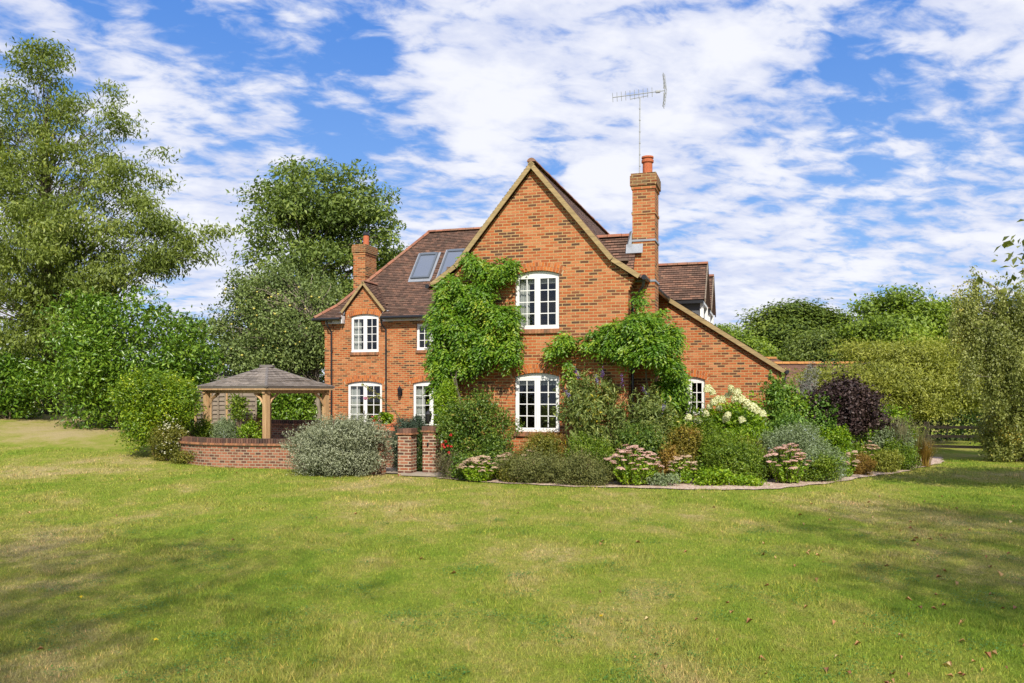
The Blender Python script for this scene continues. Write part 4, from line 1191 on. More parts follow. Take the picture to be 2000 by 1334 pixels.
# ------------------------------------------------------------------ leaf colours
LM = {
 'wist': leaf_mat('wisteria_leaf', [(.035, .10, .007), (.11, .23, .012), (.25, .36, .025), (.42, .45, .05)], .42, .34, clump=1.9),
 'laurel': leaf_mat('laurel_leaf', [(0.033, 0.090, 0.008), (0.112, 0.214, 0.013), (0.255, 0.372, 0.040)], .34, .2, .5, clump=.7),
 'cherry': leaf_mat('cherry_leaf', [(0.059, 0.093, 0.015), (0.163, 0.212, 0.034), (0.286, 0.342, 0.081), (0.415, 0.393, 0.049)], .5, .35, clump=.5),
 'ash': leaf_mat('ash_leaf', [(0.061, 0.102, 0.020), (0.136, 0.198, 0.034), (0.262, 0.317, 0.056)], .5, .25, clump=.35),
 'apple': leaf_mat('apple_leaf', [(0.065, 0.104, 0.028), (0.144, 0.200, 0.052), (0.258, 0.322, 0.087)], .55, .2, clump=.8),
 'choisya': leaf_mat('box_leaf', [(0.045, 0.108, 0.008), (0.135, 0.232, 0.012), (0.330, 0.420, 0.022), (0.496, 0.521, 0.026)], .4, .3, clump=1.2),
 'silver': leaf_mat('silver_leaf', [(.12, .135, .075), (.27, .295, .18), (.43, .45, .32)], .7, .15, .2, clump=2.2),
 'dark': leaf_mat('dark_leaf', [(0.036, 0.086, 0.012), (0.092, 0.163, 0.019), (0.203, 0.274, 0.035), (0.313, 0.205, 0.044)], .4, .22, clump=1.5),
 'budd': leaf_mat('buddleia_leaf', [(0.071, 0.106, 0.026), (0.158, 0.213, 0.048), (0.314, 0.348, 0.096), (0.659, 0.515, 0.026)], .5, .28, clump=1.3),
 'green': leaf_mat('perennial_leaf', [(.05, .10, .008), (.14, .225, .014), (.28, .34, .035)], .45, .3, clump=1.8),
 'lime': leaf_mat('lime_leaf', [(.07, .14, .007), (.19, .32, .012), (.36, .46, .03)], .45, .35, clump=2),
 'olive': leaf_mat('olive_brown_leaf', [(0.055, 0.072, 0.010), (0.150, 0.164, 0.019), (0.273, 0.251, 0.037), (0.328, 0.145, 0.029)], .5, .25, clump=1.6),
 'mat': leaf_mat('purple_brown_leaf', [(.06, .075, .02), (.15, .165, .042), (.25, .25, .075), (.28, .16, .13)], .6, .2, clump=2.2),
 'brown': leaf_mat('rusty_leaf', [(0.110, 0.066, 0.014), (0.260, 0.158, 0.026), (0.410, 0.276, 0.044)], .6, .2, clump=2),
 'blue': leaf_mat('blue_grey_leaf', [(.08, .12, .04), (.19, .25, .10), (.31, .37, .23), (.34, .39, .46)], .6, .2, clump=2.2),
 'cornus': leaf_mat('cornus_leaf', [(.05, .12, .014), (.13, .24, .03), (.26, .37, .065)], .45, .3, clump=1.2),
 'purple': leaf_mat('dark_purple_leaf', [(.020, .012, .012), (.050, .030, .028), (.115, .075, .062)], .5, .12, .25, clump=1.2),
 'oak': leaf_mat('oak_leaf', [(0.041, 0.077, 0.011), (0.111, 0.163, 0.019), (0.221, 0.274, 0.035)], .55, .2, clump=.22),
 'acacia': leaf_mat('bright_tree_leaf', [(0.062, 0.112, 0.009), (0.164, 0.244, 0.017), (0.300, 0.382, 0.033)], .5, .3, clump=.25),
 'pear': leaf_mat('yellow_green_leaf', [(0.090, 0.112, 0.014), (0.252, 0.280, 0.036), (0.448, 0.448, 0.084)], .5, .3, clump=.9),
 'birch': leaf_mat('birch_leaf', [(0.081, 0.109, 0.023), (0.218, 0.247, 0.058), (0.380, 0.402, 0.117), (0.575, 0.414, 0.052)], .45, .3, clump=.9),
 'hazel': leaf_mat('hazel_leaf', [(.05, .085, .012), (.14, .19, .03), (.25, .30, .055)], .5, .3, clump=.4),
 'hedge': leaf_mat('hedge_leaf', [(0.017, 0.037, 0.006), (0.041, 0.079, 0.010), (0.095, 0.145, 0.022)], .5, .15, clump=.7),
 'petpink': leaf_mat('pink_petal', [(.46, .28, .24), (.62, .41, .34), (.72, .53, .44)], .8, .15, .1, clump=3),
 'petpale': leaf_mat('pale_pink_petal', [(.40, .27, .18), (.58, .42, .30), (.70, .56, .42)], .8, .15, .1, clump=3),
 'petcream': leaf_mat('cream_petal', [(.50, .50, .26), (.72, .72, .48), (.82, .82, .66)], .7, .25, .1, clump=3),
 'petwhite': leaf_mat('white_petal', [(.65, .62, .42), (.8, .78, .6), (.85, .83, .7)], .7, .2, .1, clump=3),
 'petred': leaf_mat('red_petal', [(.35, .02, .02), (.55, .03, .03), (.6, .06, .05)], .5, .1, .3, clump=3),
 'petpurple': leaf_mat('purple_petal', [(.10, .06, .22), (.18, .11, .36), (.26, .18, .45)], .7, .1, .1, clump=3),
 'grassy': leaf_mat('ornamental_grass', [(.10, .09, .05), (.20, .18, .09), (.33, .28, .17)], .6, .2, clump=2),
 'fallen': leaf_mat('fallen_leaf', [(.16, .06, .03), (.34, .15, .06), (.48, .30, .12), (.55, .42, .2)], .6, .1, clump=2),
 'fruit': simple('yellow_apple', (.48, .42, .08), .4, var=.25),
}

# ------------------------------------------------------------------ wisteria on the house
def wisteria(label, lobes, n, seed, hang, stems):
    """lobes: (px, py, Y, rpx, rpy, depth)"""
    rng = np.random.default_rng(seed)
    p0 = at(lobes[0][0], HY, lobes[0][2]); e = empty('wisteria', (p0.x, p0.y, 0), 0, label, 'climbing plant', 'wisteria climbing the house walls')
    off = np.array([p0.x, p0.y, 0])
    lo = []
    for (px, py, Y, rx, ry, d) in lobes:
        p = at(px, py, Y); lo.append((p.x, p.y, p.z, rx * .9 / F * Y, d, ry * .9 / F * Y))
    sub = []
    for l in lo:
        for q in range(7):
            d = rng.normal(size=3); d /= np.linalg.norm(d); f_ = rng.uniform(.35, .85); s_ = rng.uniform(.26, .46)
            sub.append((l[0] + d[0] * l[3] * f_, l[1] + d[1] * l[4] * f_ * .6, l[2] + d[2] * l[5] * f_, l[3] * s_, l[4] * s_ * 1.2, l[5] * s_))
    lo = np.array(sub)
    # compound leaves: a drooping rib with pairs of leaflets
    C0, O0 = sample_lobes(lo, n, rng, .30, .10, .1)
    k = O0[:, 1] > -.2
    flip = rng.random(n) < .75
    C0[:, 1] = np.where(k & flip, C0[:, 1] - 2 * np.maximum(0, O0[:, 1]) * .22, C0[:, 1]); O0[:, 1] = np.where(k & flip, -np.abs(O0[:, 1]), O0[:, 1])
    dirs = unit(O0 * .75 + rng.normal(0, .45, (n, 3)) + np.array([0, -.3, -.15]))
    m = 9; t = np.linspace(.1, 1, m); Lr = rng.uniform(.16, .30, n)
    side = unit(np.cross(dirs, np.array([0, 0, 1.0])))
    rr = rng.random(n)
    Cs = C0[:, None, :] + dirs[:, None, :] * (Lr[:, None] * t[None])[:, :, None]
    Cs[:, :, 2] -= (Lr[:, None] * t[None] ** 2) * .55
    sg = np.where(np.arange(m) % 2 == 0, 1, -1)[None, :, None]
    Cs = Cs + side[:, None, :] * sg * .035
    C = Cs.reshape(-1, 3); O = np.repeat(unit(O0 * .6 + np.array([0, -.25, .35])), m, 0)
    # leaflets point along the rib and outwards
    nn = len(C); d = (np.repeat(dirs, m, 0) * .7 + (side[:, None, :] * sg).reshape(-1, 3) * .8 + rng.normal(0, .22, (nn, 3))); d[:, 2] -= .45; d = unit(d)
    nrm = unit(O + rng.normal(0, .35, (nn, 3))); nrm = unit(nrm - d * (nrm * d).sum(1, keepdims=True)); s = np.cross(d, nrm)
    l = (.095 * rng.uniform(.7, 1.25, nn))[:, None]; w = (.042 * rng.uniform(.8, 1.2, nn))[:, None]
    C = C - off
    V = np.empty((nn * 4, 3), np.float32)
    V[0::4] = C; V[1::4] = C + d * l * .4 + s * w * .5 + nrm * w * .15; V[2::4] = C + d * l - nrm * l * .12; V[3::4] = C + d * l * .4 - s * w * .5 + nrm * w * .15
    raw_mesh('foliage', V, 4, np.repeat(np.clip(np.repeat(rr, m) * .8 + rng.random(nn) * .25, 0, 1), 4), LM['wist'], e, tris_per=[[0, 1, 2], [0, 2, 3]])
    for st in stems:
        mb = MB(); pts = [at(*q) - Vector(off) for q in st[0]]
        mb.tube(pts, [st[1] * (1 - .6 * i / (len(pts) - 1)) for i in range(len(pts))], 6); mb.build('stem', M['bark'], e)
    return e
def yw(px, w=0.0):      # distance of the gable plane (or a plane w behind it) in the column px
    k = (px - CX) / F; a = (k * (20.8 + math.cos(TH) * w) - .52 - math.sin(TH) * w) / (math.cos(TH) + k * math.sin(TH))
    return 20.8 - math.sin(TH) * a + math.cos(TH) * w
L1 = []
for (px, py, rx, ry, d) in [(858, 566, 10, 12, .2), (864, 552, 9, 10, .2), (886, 552, 14, 16, .2), (866, 582, 16, 18, .25), (840, 620, 10, 16, .2), (930, 520, 26, 20, .18), (960, 535, 34, 26, .25), (985, 522, 26, 14, .15), (905, 560, 32, 36, .3), (945, 580, 42, 40, .4), (880, 600, 32, 36, .35), (970, 620, 38, 30, .35), (995, 608, 20, 14, .2),
                            (865, 650, 32, 40, .4), (910, 650, 44, 44, .5), (960, 670, 42, 36, .45), (990, 690, 22, 18, .3), (860, 710, 28, 34, .4), (890, 705, 34, 30, .4), (935, 690, 30, 22, .35), (850, 742, 20, 26, .3), (872, 742, 18, 20, .25), (1000, 520, 10, 9, .1), (848, 680, 14, 26, .3), (920, 508, 12, 12, .1), (852, 764, 12, 16, .2), (1004, 625, 10, 10, .12), (998, 665, 12, 26, .2)]:
    px += 8 * (px < 872)
    L1.append((px, py, yw(px) - .06 - d * .8, rx, ry, d))
wisteria('large bright green wisteria covering the left half of the gable wall', L1, 4300, 5, True,
         [([(905, 900, 20.6), (900, 800, 20.75), (890, 740, 20.7), (900, 660, 20.7), (940, 600, 20.6)], .035), ([(900, 780, 20.75), (870, 700, 20.8), (865, 640, 20.8)], .025), ([(925, 740, 20.8), (960, 715, 20.75), (1000, 705, 20.7)], .012)])
L2 = []
for (px, py, rx, ry, d, w) in [(1075, 683, 12, 10, .12, 0), (1095, 672, 14, 16, .15, 0), (1112, 668, 12, 10, .12, 0), (1103, 655, 8, 10, .1, 0), (1150, 668, 16, 14, .2, 0), (1180, 672, 24, 24, .3, 0), (1205, 650, 30, 26, .35, 0), (1225, 685, 28, 22, .35, 0), (1240, 630, 24, 18, .3, 0),
                               (1270, 640, 36, 28, .45, .35), (1260, 670, 40, 34, .5, .2), (1305, 655, 28, 28, .4, .6), (1300, 700, 30, 34, .4, .6), (1255, 624, 18, 10, .25, .3), (1325, 728, 18, 20, .3, 1.2), (1300, 745, 26, 32, .35, 1.0), (1318, 765, 16, 22, .3, 1.2), (1290, 782, 20, 22, .3, 1.0), (1290, 612, 10, 7, .15, .5),
                               (1105, 715, 8, 16, .08, 0), (1112, 736, 6, 14, .07, 0), (1250, 585, 6, 16, .12, .3), (1160, 650, 9, 7, .1, 0)]:
    L2.append((px, py, yw(min(px, 1240), w) - .06 - d * .7 - (0 if px < 1240 else .3), rx, ry, d))
wisteria('second wisteria trained along the gable wall and round the foot of the tall chimney', L2, 3000, 6, True,
         [([(1275, 880, 19.9), (1272, 800, 20.1), (1262, 740, 20.15), (1262, 660, 20.1)], .04), ([(1262, 700, 20.05), (1200, 682, 20.3), (1140, 672, 20.5), (1085, 678, 20.65)], .018), ([(1340, 830, 20.9), (1330, 780, 20.9), (1300, 700, 20.4)], .022)])

# ------------------------------------------------------------------ trees
tree('cherry_tree', 'tall airy cherry tree with olive-green leaves at the far left', 'tree', (-19.3, 34.5), (-19.6, 34.2, 13.5), .34,
     [(80, 130, 34, 45.24), (25, 215, 34, 58.5), (120, 240, 34, 66.3), (208, 175, 34, 32.76), (223, 235, 33, 37.44), (158, 330, 33.5, 74.1), (40, 350, 33, 85.8), (223, 350, 32.5, 46.8), (60, 480, 32, 101.4), (170, 470, 32, 85.8), (255, 450, 32, 54.6),
      (298, 300, 32.5, 22.4, .4), (288, 350, 32.5, 32.76, .4), (263, 395, 32.5, 22.4, .5), (350, 470, 32, 35.1, .6), (420, 455, 32, 22.4, .35), (400, 500, 32, 35.1, .4), (310, 510, 32, 46.8, .6), (60, 620, 32.5, 85.8), (150, 600, 32.5, 70.2), (230, 530, 32, 42.9, .8), (290, 520, 32, 37.44, .7), (180, 565, 32, 42.9, .8), (345, 525, 32, 24.5, .5), (300, 440, 32, 42.9, .5), (340, 420, 32, 24.5, .35), (273, 390, 32, 28, .6), (440, 448, 32, 16.8, .3), (20, 720, 33.5, 62.4), (110, 700, 33.5, 46.8), (-60, 300, 34, 93.6), (-70, 520, 34, 101.4)],
     LM['cherry'], .175, .058, 640, 118, (.6, .6, .28), 21, droop=.55, bark='bark', flat=.35, limb_r=.02, fuzz=.42, upcurve=.25)
tree('ash_tree', 'large rounded ash tree standing behind the left chimney', 'tree', (-13.5, 50), (-12.6, 50, 13.0), .42,
     [(600, 370, 50, 70), (540, 400, 49, 55), (655, 400, 50, 75), (590, 450, 48, 85), (530, 470, 48, 40), (515, 510, 48, 30), (720, 400, 50, 38), (735, 440, 50, 40), (680, 480, 49, 85), (760, 480, 51, 40), (600, 540, 48, 75), (520, 560, 49, 45), (700, 560, 50, 80), (780, 500, 52, 35), (640, 620, 50, 90), (596, 330, 50, 22), (540, 640, 50, 60)],
     LM['ash'], .26, .11, 165, 230, (1.0, 1.0, .5), 22, droop=.25, limb_r=.07, fuzz=.38)
tree('apple_tree', 'old grey-green apple tree with yellow apples between the laurel and the house', 'tree', (-8.1, 34.5), (-8.4, 34.3, 5.2), .19,
     [(500, 600, 34, 55), (560, 585, 34.5, 60), (610, 600, 35, 50), (460, 640, 34, 45), (520, 660, 33.5, 60), (580, 650, 34, 60), (625, 650, 35, 45), (450, 690, 33.5, 38, .7), (500, 705, 33, 40, .6), (560, 700, 33.5, 50, .7), (610, 700, 34, 40, .7), (540, 555, 35, 45), (600, 560, 36, 40), (640, 580, 37, 40), (480, 570, 35, 38)],
     LM['apple'], .12, .065, 330, 120, (.45, .45, .32), 23, droop=.25, bark='birchbark', limb_r=.035, fuzz=.42)
tree('oak_tree', 'broad dark oak tree on the skyline right of the dormers', 'tree', (27, 82), (27, 82, 9.0), .6,
     [(1500, 625, 82, 28.6, .7), (1560, 612, 82, 30.6, .6), (1610, 625, 82, 30.6, .6), (1540, 650, 80, 37.4, .7), (1480, 655, 81, 24.5, .8), (1600, 660, 81, 34, .8), (1520, 690, 80, 34), (1640, 650, 83, 21.8), (1560, 690, 80, 34)],
     LM['oak'], .36, .21, 120, 340, (1.7, 1.7, .62), 24, limb_r=.12, fuzz=.3, flat=1.1, jitter=.5)
tree('ash_tree', 'small mid-green tree close behind the sloping roof', 'tree', (17.5, 62), (17.5, 62, 6.0), .25,
     [(1425, 668, 62, 16.8), (1455, 683, 62, 18), (1480, 698, 61, 15), (1410, 648, 64, 10.8), (1450, 708, 62, 18), (1395, 668, 64, 12)],
     LM['acacia'], .22, .13, 50, 260, (1.1, 1.1, .5), 25, jitter=.6, limb_r=.06)
tree('walnut_tree', 'tall bright green tree behind the yellowish spreading tree', 'tree', (26.5, 56), (26.5, 56, 8.5), .4,
     [(1740, 620, 56, 40.7), (1700, 645, 56, 33.3), (1790, 640, 56, 44.4), (1760, 590, 56, 19.2), (1840, 625, 57, 37), (1700, 600, 57, 10.4), (1725, 590, 57, 11.8), (1840, 680, 55, 40.7), (1680, 670, 56, 25.9), (1760, 670, 54, 44.4), (1900, 660, 56, 44.4)],
     LM['acacia'], .25, .125, 190, 320, (1.15, 1.15, .5), 26, droop=.2, jitter=.55, limb_r=.08, fuzz=.4)
tree('hazel_tree', 'rounded green tree below the dark oak, above the outbuilding roofs', 'tree', (21.8, 58), (21.8, 58, 4.2), .25,
     [(1590, 685, 58, 35), (1620, 680, 58, 32), (1565, 695, 58, 22), (1650, 690, 57, 30), (1600, 705, 57, 30)],
     LM['hazel'], .2, .12, 80, 240, (1.1, 1.1, .5), 27, jitter=.6, limb_r=.05)
tree('weeping_pear_tree', 'wide spreading yellow-green tree overhanging the fence on the right', 'tree', (15.3, 32), (15.5, 32, 3.3), .17,
     [(1720, 700, 31, 44, .6), (1780, 690, 31, 48, .6), (1660, 740, 30, 40, .7), (1740, 750, 30, 56, .7), (1820, 740, 30.5, 52, .8), (1860, 700, 32, 40), (1630, 760, 30, 19.2, .6), (1700, 790, 30, 36, .4), (1800, 790, 30, 44, .5), (1880, 760, 31, 44), (1600, 735, 31, 12.8, .5), (1690, 680, 32, 24, .5)],
     LM['pear'], .125, .04, 330, 215, (.8, .8, .26), 28, droop=.1, jitter=.6, limb_r=.035, fuzz=.4)
tree('weeping_birch', 'weeping birch with long hanging branches at the right edge', 'tree', (15.6, 23.5), (14.6, 23.5, 5.6), .12,
     [(1905, 580, 23.5, 23.4, .5), (1875, 603, 23.5, 19.8, .6), (1950, 608, 23.5, 37.8), (1880, 638, 23.5, 30.6), (1990, 638, 23.5, 54), (1930, 678, 23.2, 45), (1900, 718, 23, 28.8), (1985, 718, 23, 49.5), (1950, 753, 23, 36), (2030, 668, 24, 72)],
     LM['birch'], .072, .042, 330, 170, (.14, .14, .55), 29, droop=.8, bark='birchbark', flat=.2, limb_r=.02, fuzz=.5)
def leader():
    t = [o for o in COL.objects if o.name.startswith('weeping_birch')][0]; mb = MB()
    mb.tube([at(*q) - t.location for q in ((1990, 700, 23.5), (1975, 620, 23.5), (1962, 585, 23.5), (1945, 562, 23.5), (1920, 548, 23.5), (1895, 546, 23.4), (1872, 560, 23.4), (1858, 585, 23.4))], [.05, .04, .034, .028, .02, .014, .009, .005], 6); mb.build('arching_branch', M['birchbark'], t)
leader()
# outside the frame on the right: their shade falls across the lawn, as in the photograph
tree('lime_tree', 'tall leafy tree standing just outside the view on the right', 'tree', (16.8, 12.5), (16.8, 12.5, 7.5), .3,
     [(2500, 520, 14, 260), (2350, 450, 13.5, 130), (2700, 500, 13, 280), (2110, 500, 14.5, 60), (2200, 480, 14, 90)],
     LM['birch'], .14, .09, 210, 110, (.6, .6, .45), 30, droop=.3, limb_r=.05)

def free_tree(name, label, base, h0, h1, rad, ncl, seed, n=6, mat='ash', L=.16, Wd=.09, per=110, sz=.7):
    rng = np.random.default_rng(seed); lob = []
    for i in range(n):
        z = rng.uniform(h0, h1); q = rad * .6; x = base[0] + rng.uniform(-q, q); y = base[1] + rng.uniform(-q, q)
        lob.append((CX + x / 1000.0 * F, HY - (z - CAMZ) / 1000.0 * F, 1000.0, 1))
    # lobes are given in the world here
    e = empty(name, (base[0], base[1], 0), 0, label, 'tree')
    CC = []
    for i in range(ncl):
        d = rng.normal(size=3); d /= np.linalg.norm(d); q = rng.random() ** .4
        CC.append((d[0] * rad * q, d[1] * rad * q, (h0 + h1) / 2 + d[2] * (h1 - h0) / 2 * q))
    CC = np.array(CC); mb = MB(); mb.tube([(0, 0, -.1), (.05, 0, h0), (0, .1, h1 * .85)], [.3, .22, .06], 10)
    for c in CC: mb.tube([(0, 0, max(h0 * .8, c[2] * .6)), (c[0] * .5, c[1] * .5, c[2] * .85), tuple(c)], [.05, .03, .008], 5, cap=False)
    mb.build('trunk', M['bark'], e)
    kk = np.repeat(np.arange(ncl), per); g3 = rng.normal(size=(len(kk), 3)) * .5
    C = CC[kk] + g3 * np.array([sz, sz, sz * .6]); O = unit(C - CC.mean(0))
    leaf_cloud('crown', C, O, L, Wd, LM[mat], e, rng, .2, .5, .9)
free_tree('shade_tree', 'tall tree behind the viewpoint on the right shading the near lawn', (11.2, -11.0), 11.5, 22, 5.4, 240, 41, per=85, sz=1.0)
free_tree('shade_tree', 'added unseen tree behind the viewpoint on the left, put in to shade the near lawn', (-3.5, -13.5), 12, 21, 5.6, 170, 42, per=60, sz=1.3)  # added out of view; sparse high crown shaped to soften and darken the left lawn

# ------------------------------------------------------------------ big shrubs and hedges
bush('laurel', 'huge glossy dark green laurel bush behind the round bush', 'bush', 78, 448, 552, 30.5, LM['laurel'], .17, .062, depth=2.2, cover=1.5, nl=44, seed=51, droop=.1, flat=.5, size=.27, maxn=70000, sprigs=.25, stems=14)
bush('laurel', 'darker laurel bush at the left edge under the cherry tree', 'bush', -90, 112, 680, 31.5, LM['laurel'], .16, .06, depth=1.6, cover=1.4, nl=18, seed=52, size=.34, maxn=26000, stems=8)
bush('laurel', 'laurel in deep shade behind the gazebo', 'bush', 430, 650, 680, 35.5, LM['laurel'], .17, .065, depth=1.6, cover=1.4, nl=18, seed=53, size=.34, maxn=22000, stems=6)
bush('round_bush', 'round bright yellow-green bush on the lawn left of the gazebo', 'bush', 222, 388, 712, 23.6, LM['choisya'], .07, .034, cover=2.2, nl=22, seed=54, size=.36, sprigs=.22, zb=.22, stems=12, maxn=34000, fuzz=.1)
bush('silver_shrub', 'wide silver-grey shrub sprawling over the curved wall', 'bush', 552, 778, 812, 20.4, LM['silver'], .055, .018, depth=1.0, cover=2.4, nl=26, seed=55, size=.34, sprigs=.35, maxn=52000, fuzz=.12, stem_mat='stem')
def hedge(name, label, pts, h, d, mat, L, Wd, n, seed, group=None):
    rng = np.random.default_rng(seed); p0 = pts[0]; e = empty(name, (p0[0], p0[1], 0), 0, label, 'hedge', group)
    lob = []
    for (a, b) in zip(pts[:-1], pts[1:]):
        m = max(2, int(math.hypot(b[0] - a[0], b[1] - a[1]) / (d * .7)))
        for i in range(m):
            t = (i + .5) / m; x = a[0] + (b[0] - a[0]) * t; y = a[1] + (b[1] - a[1]) * t; g = gz(x, y); hh = h * rng.uniform(.9, 1.1)
            for zf in (.22, .5, .8): lob.append((x - p0[0] + rng.normal(0, .1), y - p0[1] + rng.normal(0, .1), g + hh * zf, d * .75, d * .6, hh * .26))
    C, O = sample_lobes(lob, n, rng, .3, .1)
    leaf_cloud('foliage', C, O, L, Wd, mat, e, rng, .1)
    mb = MB()
    for l in lob[::3]: mb.tube([(l[0], l[1], l[2] - 1.0), (l[0] + .1, l[1], l[2] + h * .4)], [.04, .01], 5)
    mb.build('stem', M['bark'], e)
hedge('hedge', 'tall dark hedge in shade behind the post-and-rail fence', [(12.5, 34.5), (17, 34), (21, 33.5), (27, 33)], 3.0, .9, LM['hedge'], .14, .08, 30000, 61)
hedge('hedge', 'long far hedge closing the field beyond the fence', [(10, 60), (30, 62), (60, 58), (85, 60)], 4.0, 2.0, LM['oak'], .35, .2, 26000, 62)
hedge('hedge', 'long hedge along the far boundary on the left behind the laurels', [(-60, 52), (-38, 48), (-22, 46), (-6, 47), (4, 60)], 5.0, 2.0, LM['oak'], .3, .18, 40000, 63)
hedge('hedge', 'clipped hedge seen under the gazebo roof', [(-10.4, 31.6), (-9, 31.4), (-7.6, 31.2)], 2.2, .7, LM['laurel'], .12, .055, 16000, 64)

# ------------------------------------------------------------------ bed plants
BED = 'plants in the flower bed'
bush('large_shrub', 'dense dark green shrub with bronze tips in front of the left half of the gable', 'shrub', 868, 1004, 768, 19.6, LM['dark'], .06, .026, cover=2.0, nl=24, seed=70, size=.36, sprigs=.3, maxn=42000)
bush('jasmine', 'yellow-green climbing jasmine at the foot of the gable corner', 'climber', 848, 900, 735, 20.3, LM['lime'], .06, .024, depth=.3, cover=1.4, nl=10, seed=71, size=.4, sprigs=.3, zb=.9)
bush('buddleia', 'buddleia with grey-green leaves and yellowing ones right of the lower window', 'shrub', 1098, 1225, 728, 19.7, LM['budd'], .13, .034, cover=1.15, nl=18, seed=72, size=.36, droop=.35, sprigs=.5, stems=16, fuzz=.25, vol=.45)
bush('buddleia', 'second looser buddleia in front of the tall chimney', 'shrub', 1205, 1300, 752, 19.7, LM['budd'], .11, .03, cover=1.1, nl=14, seed=73, size=.36, droop=.3, sprigs=.5, stems=14, fuzz=.25, vol=.45)
bush('fruit_bush', 'sparse twiggy shrub in front of the small arched window', 'shrub', 1295, 1365, 770, 20.4, LM['dark'], .07, .035, cover=.8, nl=12, seed=74, size=.36, sprigs=.4, stems=18, fuzz=.3, vol=.6)
bush('low_mat_plant', 'low purplish-brown heathery plant spreading at the lawn edge', 'plant', 985, 1110, 892, 18.35, LM['mat'], .04, .012, depth=.5, cover=2.0, nl=18, seed=75, size=.34, sprigs=.4, maxn=26000, stems=0)
bush('low_mat_plant', 'low mauve-tinged plant touching the lawn left of the big pink sedum', 'plant', 1090, 1200, 896, 17.9, LM['mat'], .04, .012, depth=.45, cover=2.0, nl=16, seed=76, size=.34, sprigs=.35, maxn=24000, stems=0)
bush('feathery_perennial', 'loose green-brown perennial under the lower gable window', 'plant', 1005, 1100, 862, 19.1, LM['olive'], .05, .016, depth=.5, cover=1.6, nl=14, seed=77, size=.36, sprigs=.6, maxn=20000)
bush('feathery_perennial', 'tangled green perennial in front of the buddleia', 'plant', 1100, 1200, 862, 18.7, LM['green'], .05, .02, depth=.5, cover=1.6, nl=14, seed=78, size=.36, sprigs=.5, maxn=20000)
bush('yellow_shrub', 'small shrub turning yellow and orange behind the small sedum', 'shrub', 1298, 1372, 842, 18.9, leaf_mat('yellowing_leaf', [(.08, .07, .014), (.22, .19, .03), (.36, .29, .04), (.34, .14, .03)], .5, .3, clump=2), .045, .022, cover=1.7, nl=14, seed=79, size=.36, sprigs=.35, maxn=18000)
bush('tall_perennial', 'tall bushy perennial with fading brown tops in the middle of the bed', 'plant', 1362, 1492, 856, 18.3, LM['green'], .055, .02, depth=.7, cover=1.9, nl=22, seed=80, size=.33, sprigs=.5, maxn=32000)
bush('tall_perennial', 'brown-topped perennial between the hydrangea and the blue-grey shrub', 'plant', 1420, 1500, 862, 18.9, LM['olive'], .05, .016, depth=.5, cover=1.7, nl=14, seed=81, size=.33, sprigs=.6, maxn=20000)
hyd = bush('hydrangea', 'hydrangea with cream cone flower heads in front of the sloping-roof wall', 'shrub', 1345, 1500, 780, 20.35, LM['lime'], .10, .055, cover=2.3, nl=18, seed=82, size=.36, maxn=16000, sprigs=.1)
bush('blue_grey_shrub', 'blue-grey haze of catmint-like foliage in the right half of the bed', 'plant', 1482, 1622, 836, 19.0, LM['blue'], .05, .014, depth=.7, cover=1.3, nl=22, seed=83, size=.30, sprigs=1.3, maxn=34000, fuzz=.14)
bush('dogwood', 'leafy mid-green dogwood rising beside the hydrangea', 'shrub', 1480, 1560, 748, 21.0, LM['cornus'], .09, .05, cover=2.8, nl=22, seed=84, size=.38, droop=.35, sprigs=.3)
bush('dogwood', 'second green dogwood leaning towards the dark purple shrub', 'shrub', 1535, 1640, 775, 20.6, LM['cornus'], .09, .05, cover=2.8, nl=22, seed=85, size=.38, droop=.35, sprigs=.3)
bush('purple_shrub', 'almost black purple-leaved shrub with bare stems below', 'shrub', 1566, 1724, 746, 20.8, LM['purple'], .075, .05, cover=2.1, nl=22, seed=86, size=.36, zb=.75, stems=22, maxn=30000, sprigs=.12)
bush('bright_shrub', 'small bright green shrub right of the dark purple one', 'shrub', 1695, 1775, 795, 22.2, LM['lime'], .09, .04, cover=1.8, nl=14, seed=87, size=.38, sprigs=.25)
bush('yellow_green_perennial', 'yellow-green perennial at the foot of the purple shrub', 'plant', 1585, 1655, 835, 19.8, LM['lime'], .06, .03, cover=1.3, nl=12, seed=88, size=.38, sprigs=.4)
bush('grey_perennial', 'soft grey-green perennial near the right end of the bed', 'plant', 1700, 1775, 835, 21.6, LM['blue'], .05, .02, cover=1.7, nl=14, seed=89, size=.36, sprigs=.5, maxn=16000)
bush('rusty_shrub', 'small rusty-brown rounded shrub at the gravel edge', 'plant', 1662, 1706, 888, 19.6, LM['brown'], .03, .010, cover=1.8, nl=12, seed=90, size=.36, sprigs=.5, maxn=14000, stems=0)
bush('green_perennial', 'low fresh green perennials at the right tip of the bed', 'plant', 1710, 1790, 868, 21.2, LM['green'], .05, .02, cover=1.6, nl=14, seed=91, size=.36, sprigs=.5, maxn=14000, stems=0)
bush('green_perennial', 'low mixed green clump beside the right-hand sedum', 'plant', 1640, 1690, 862, 20.2, LM['green'], .05, .022, cover=1.6, nl=12, seed=92, size=.36, sprigs=.4, maxn=14000, stems=0)
bush('ground_cover_plant', 'low lime-green leafy clump at the lawn edge below the tall perennial', 'plant', 1352, 1428, 918, 17.35, LM['lime'], .055, .045, depth=.3, cover=1.7, nl=16, seed=93, size=.36, maxn=9000, stems=0)
bush('ground_cover_plant', 'second lime-green clump left of the middle sedum', 'plant', 1428, 1492, 930, 17.3, LM['lime'], .05, .04, depth=.25, cover=1.5, nl=10, seed=94, size=.36, maxn=6000, stems=0)
bush('ground_cover_plant', 'low grey-green clump between the two pink sedums', 'plant', 1262, 1320, 925, 17.3, LM['blue'], .05, .025, depth=.25, cover=1.2, nl=10, seed=95, size=.36, maxn=6000, stems=0)
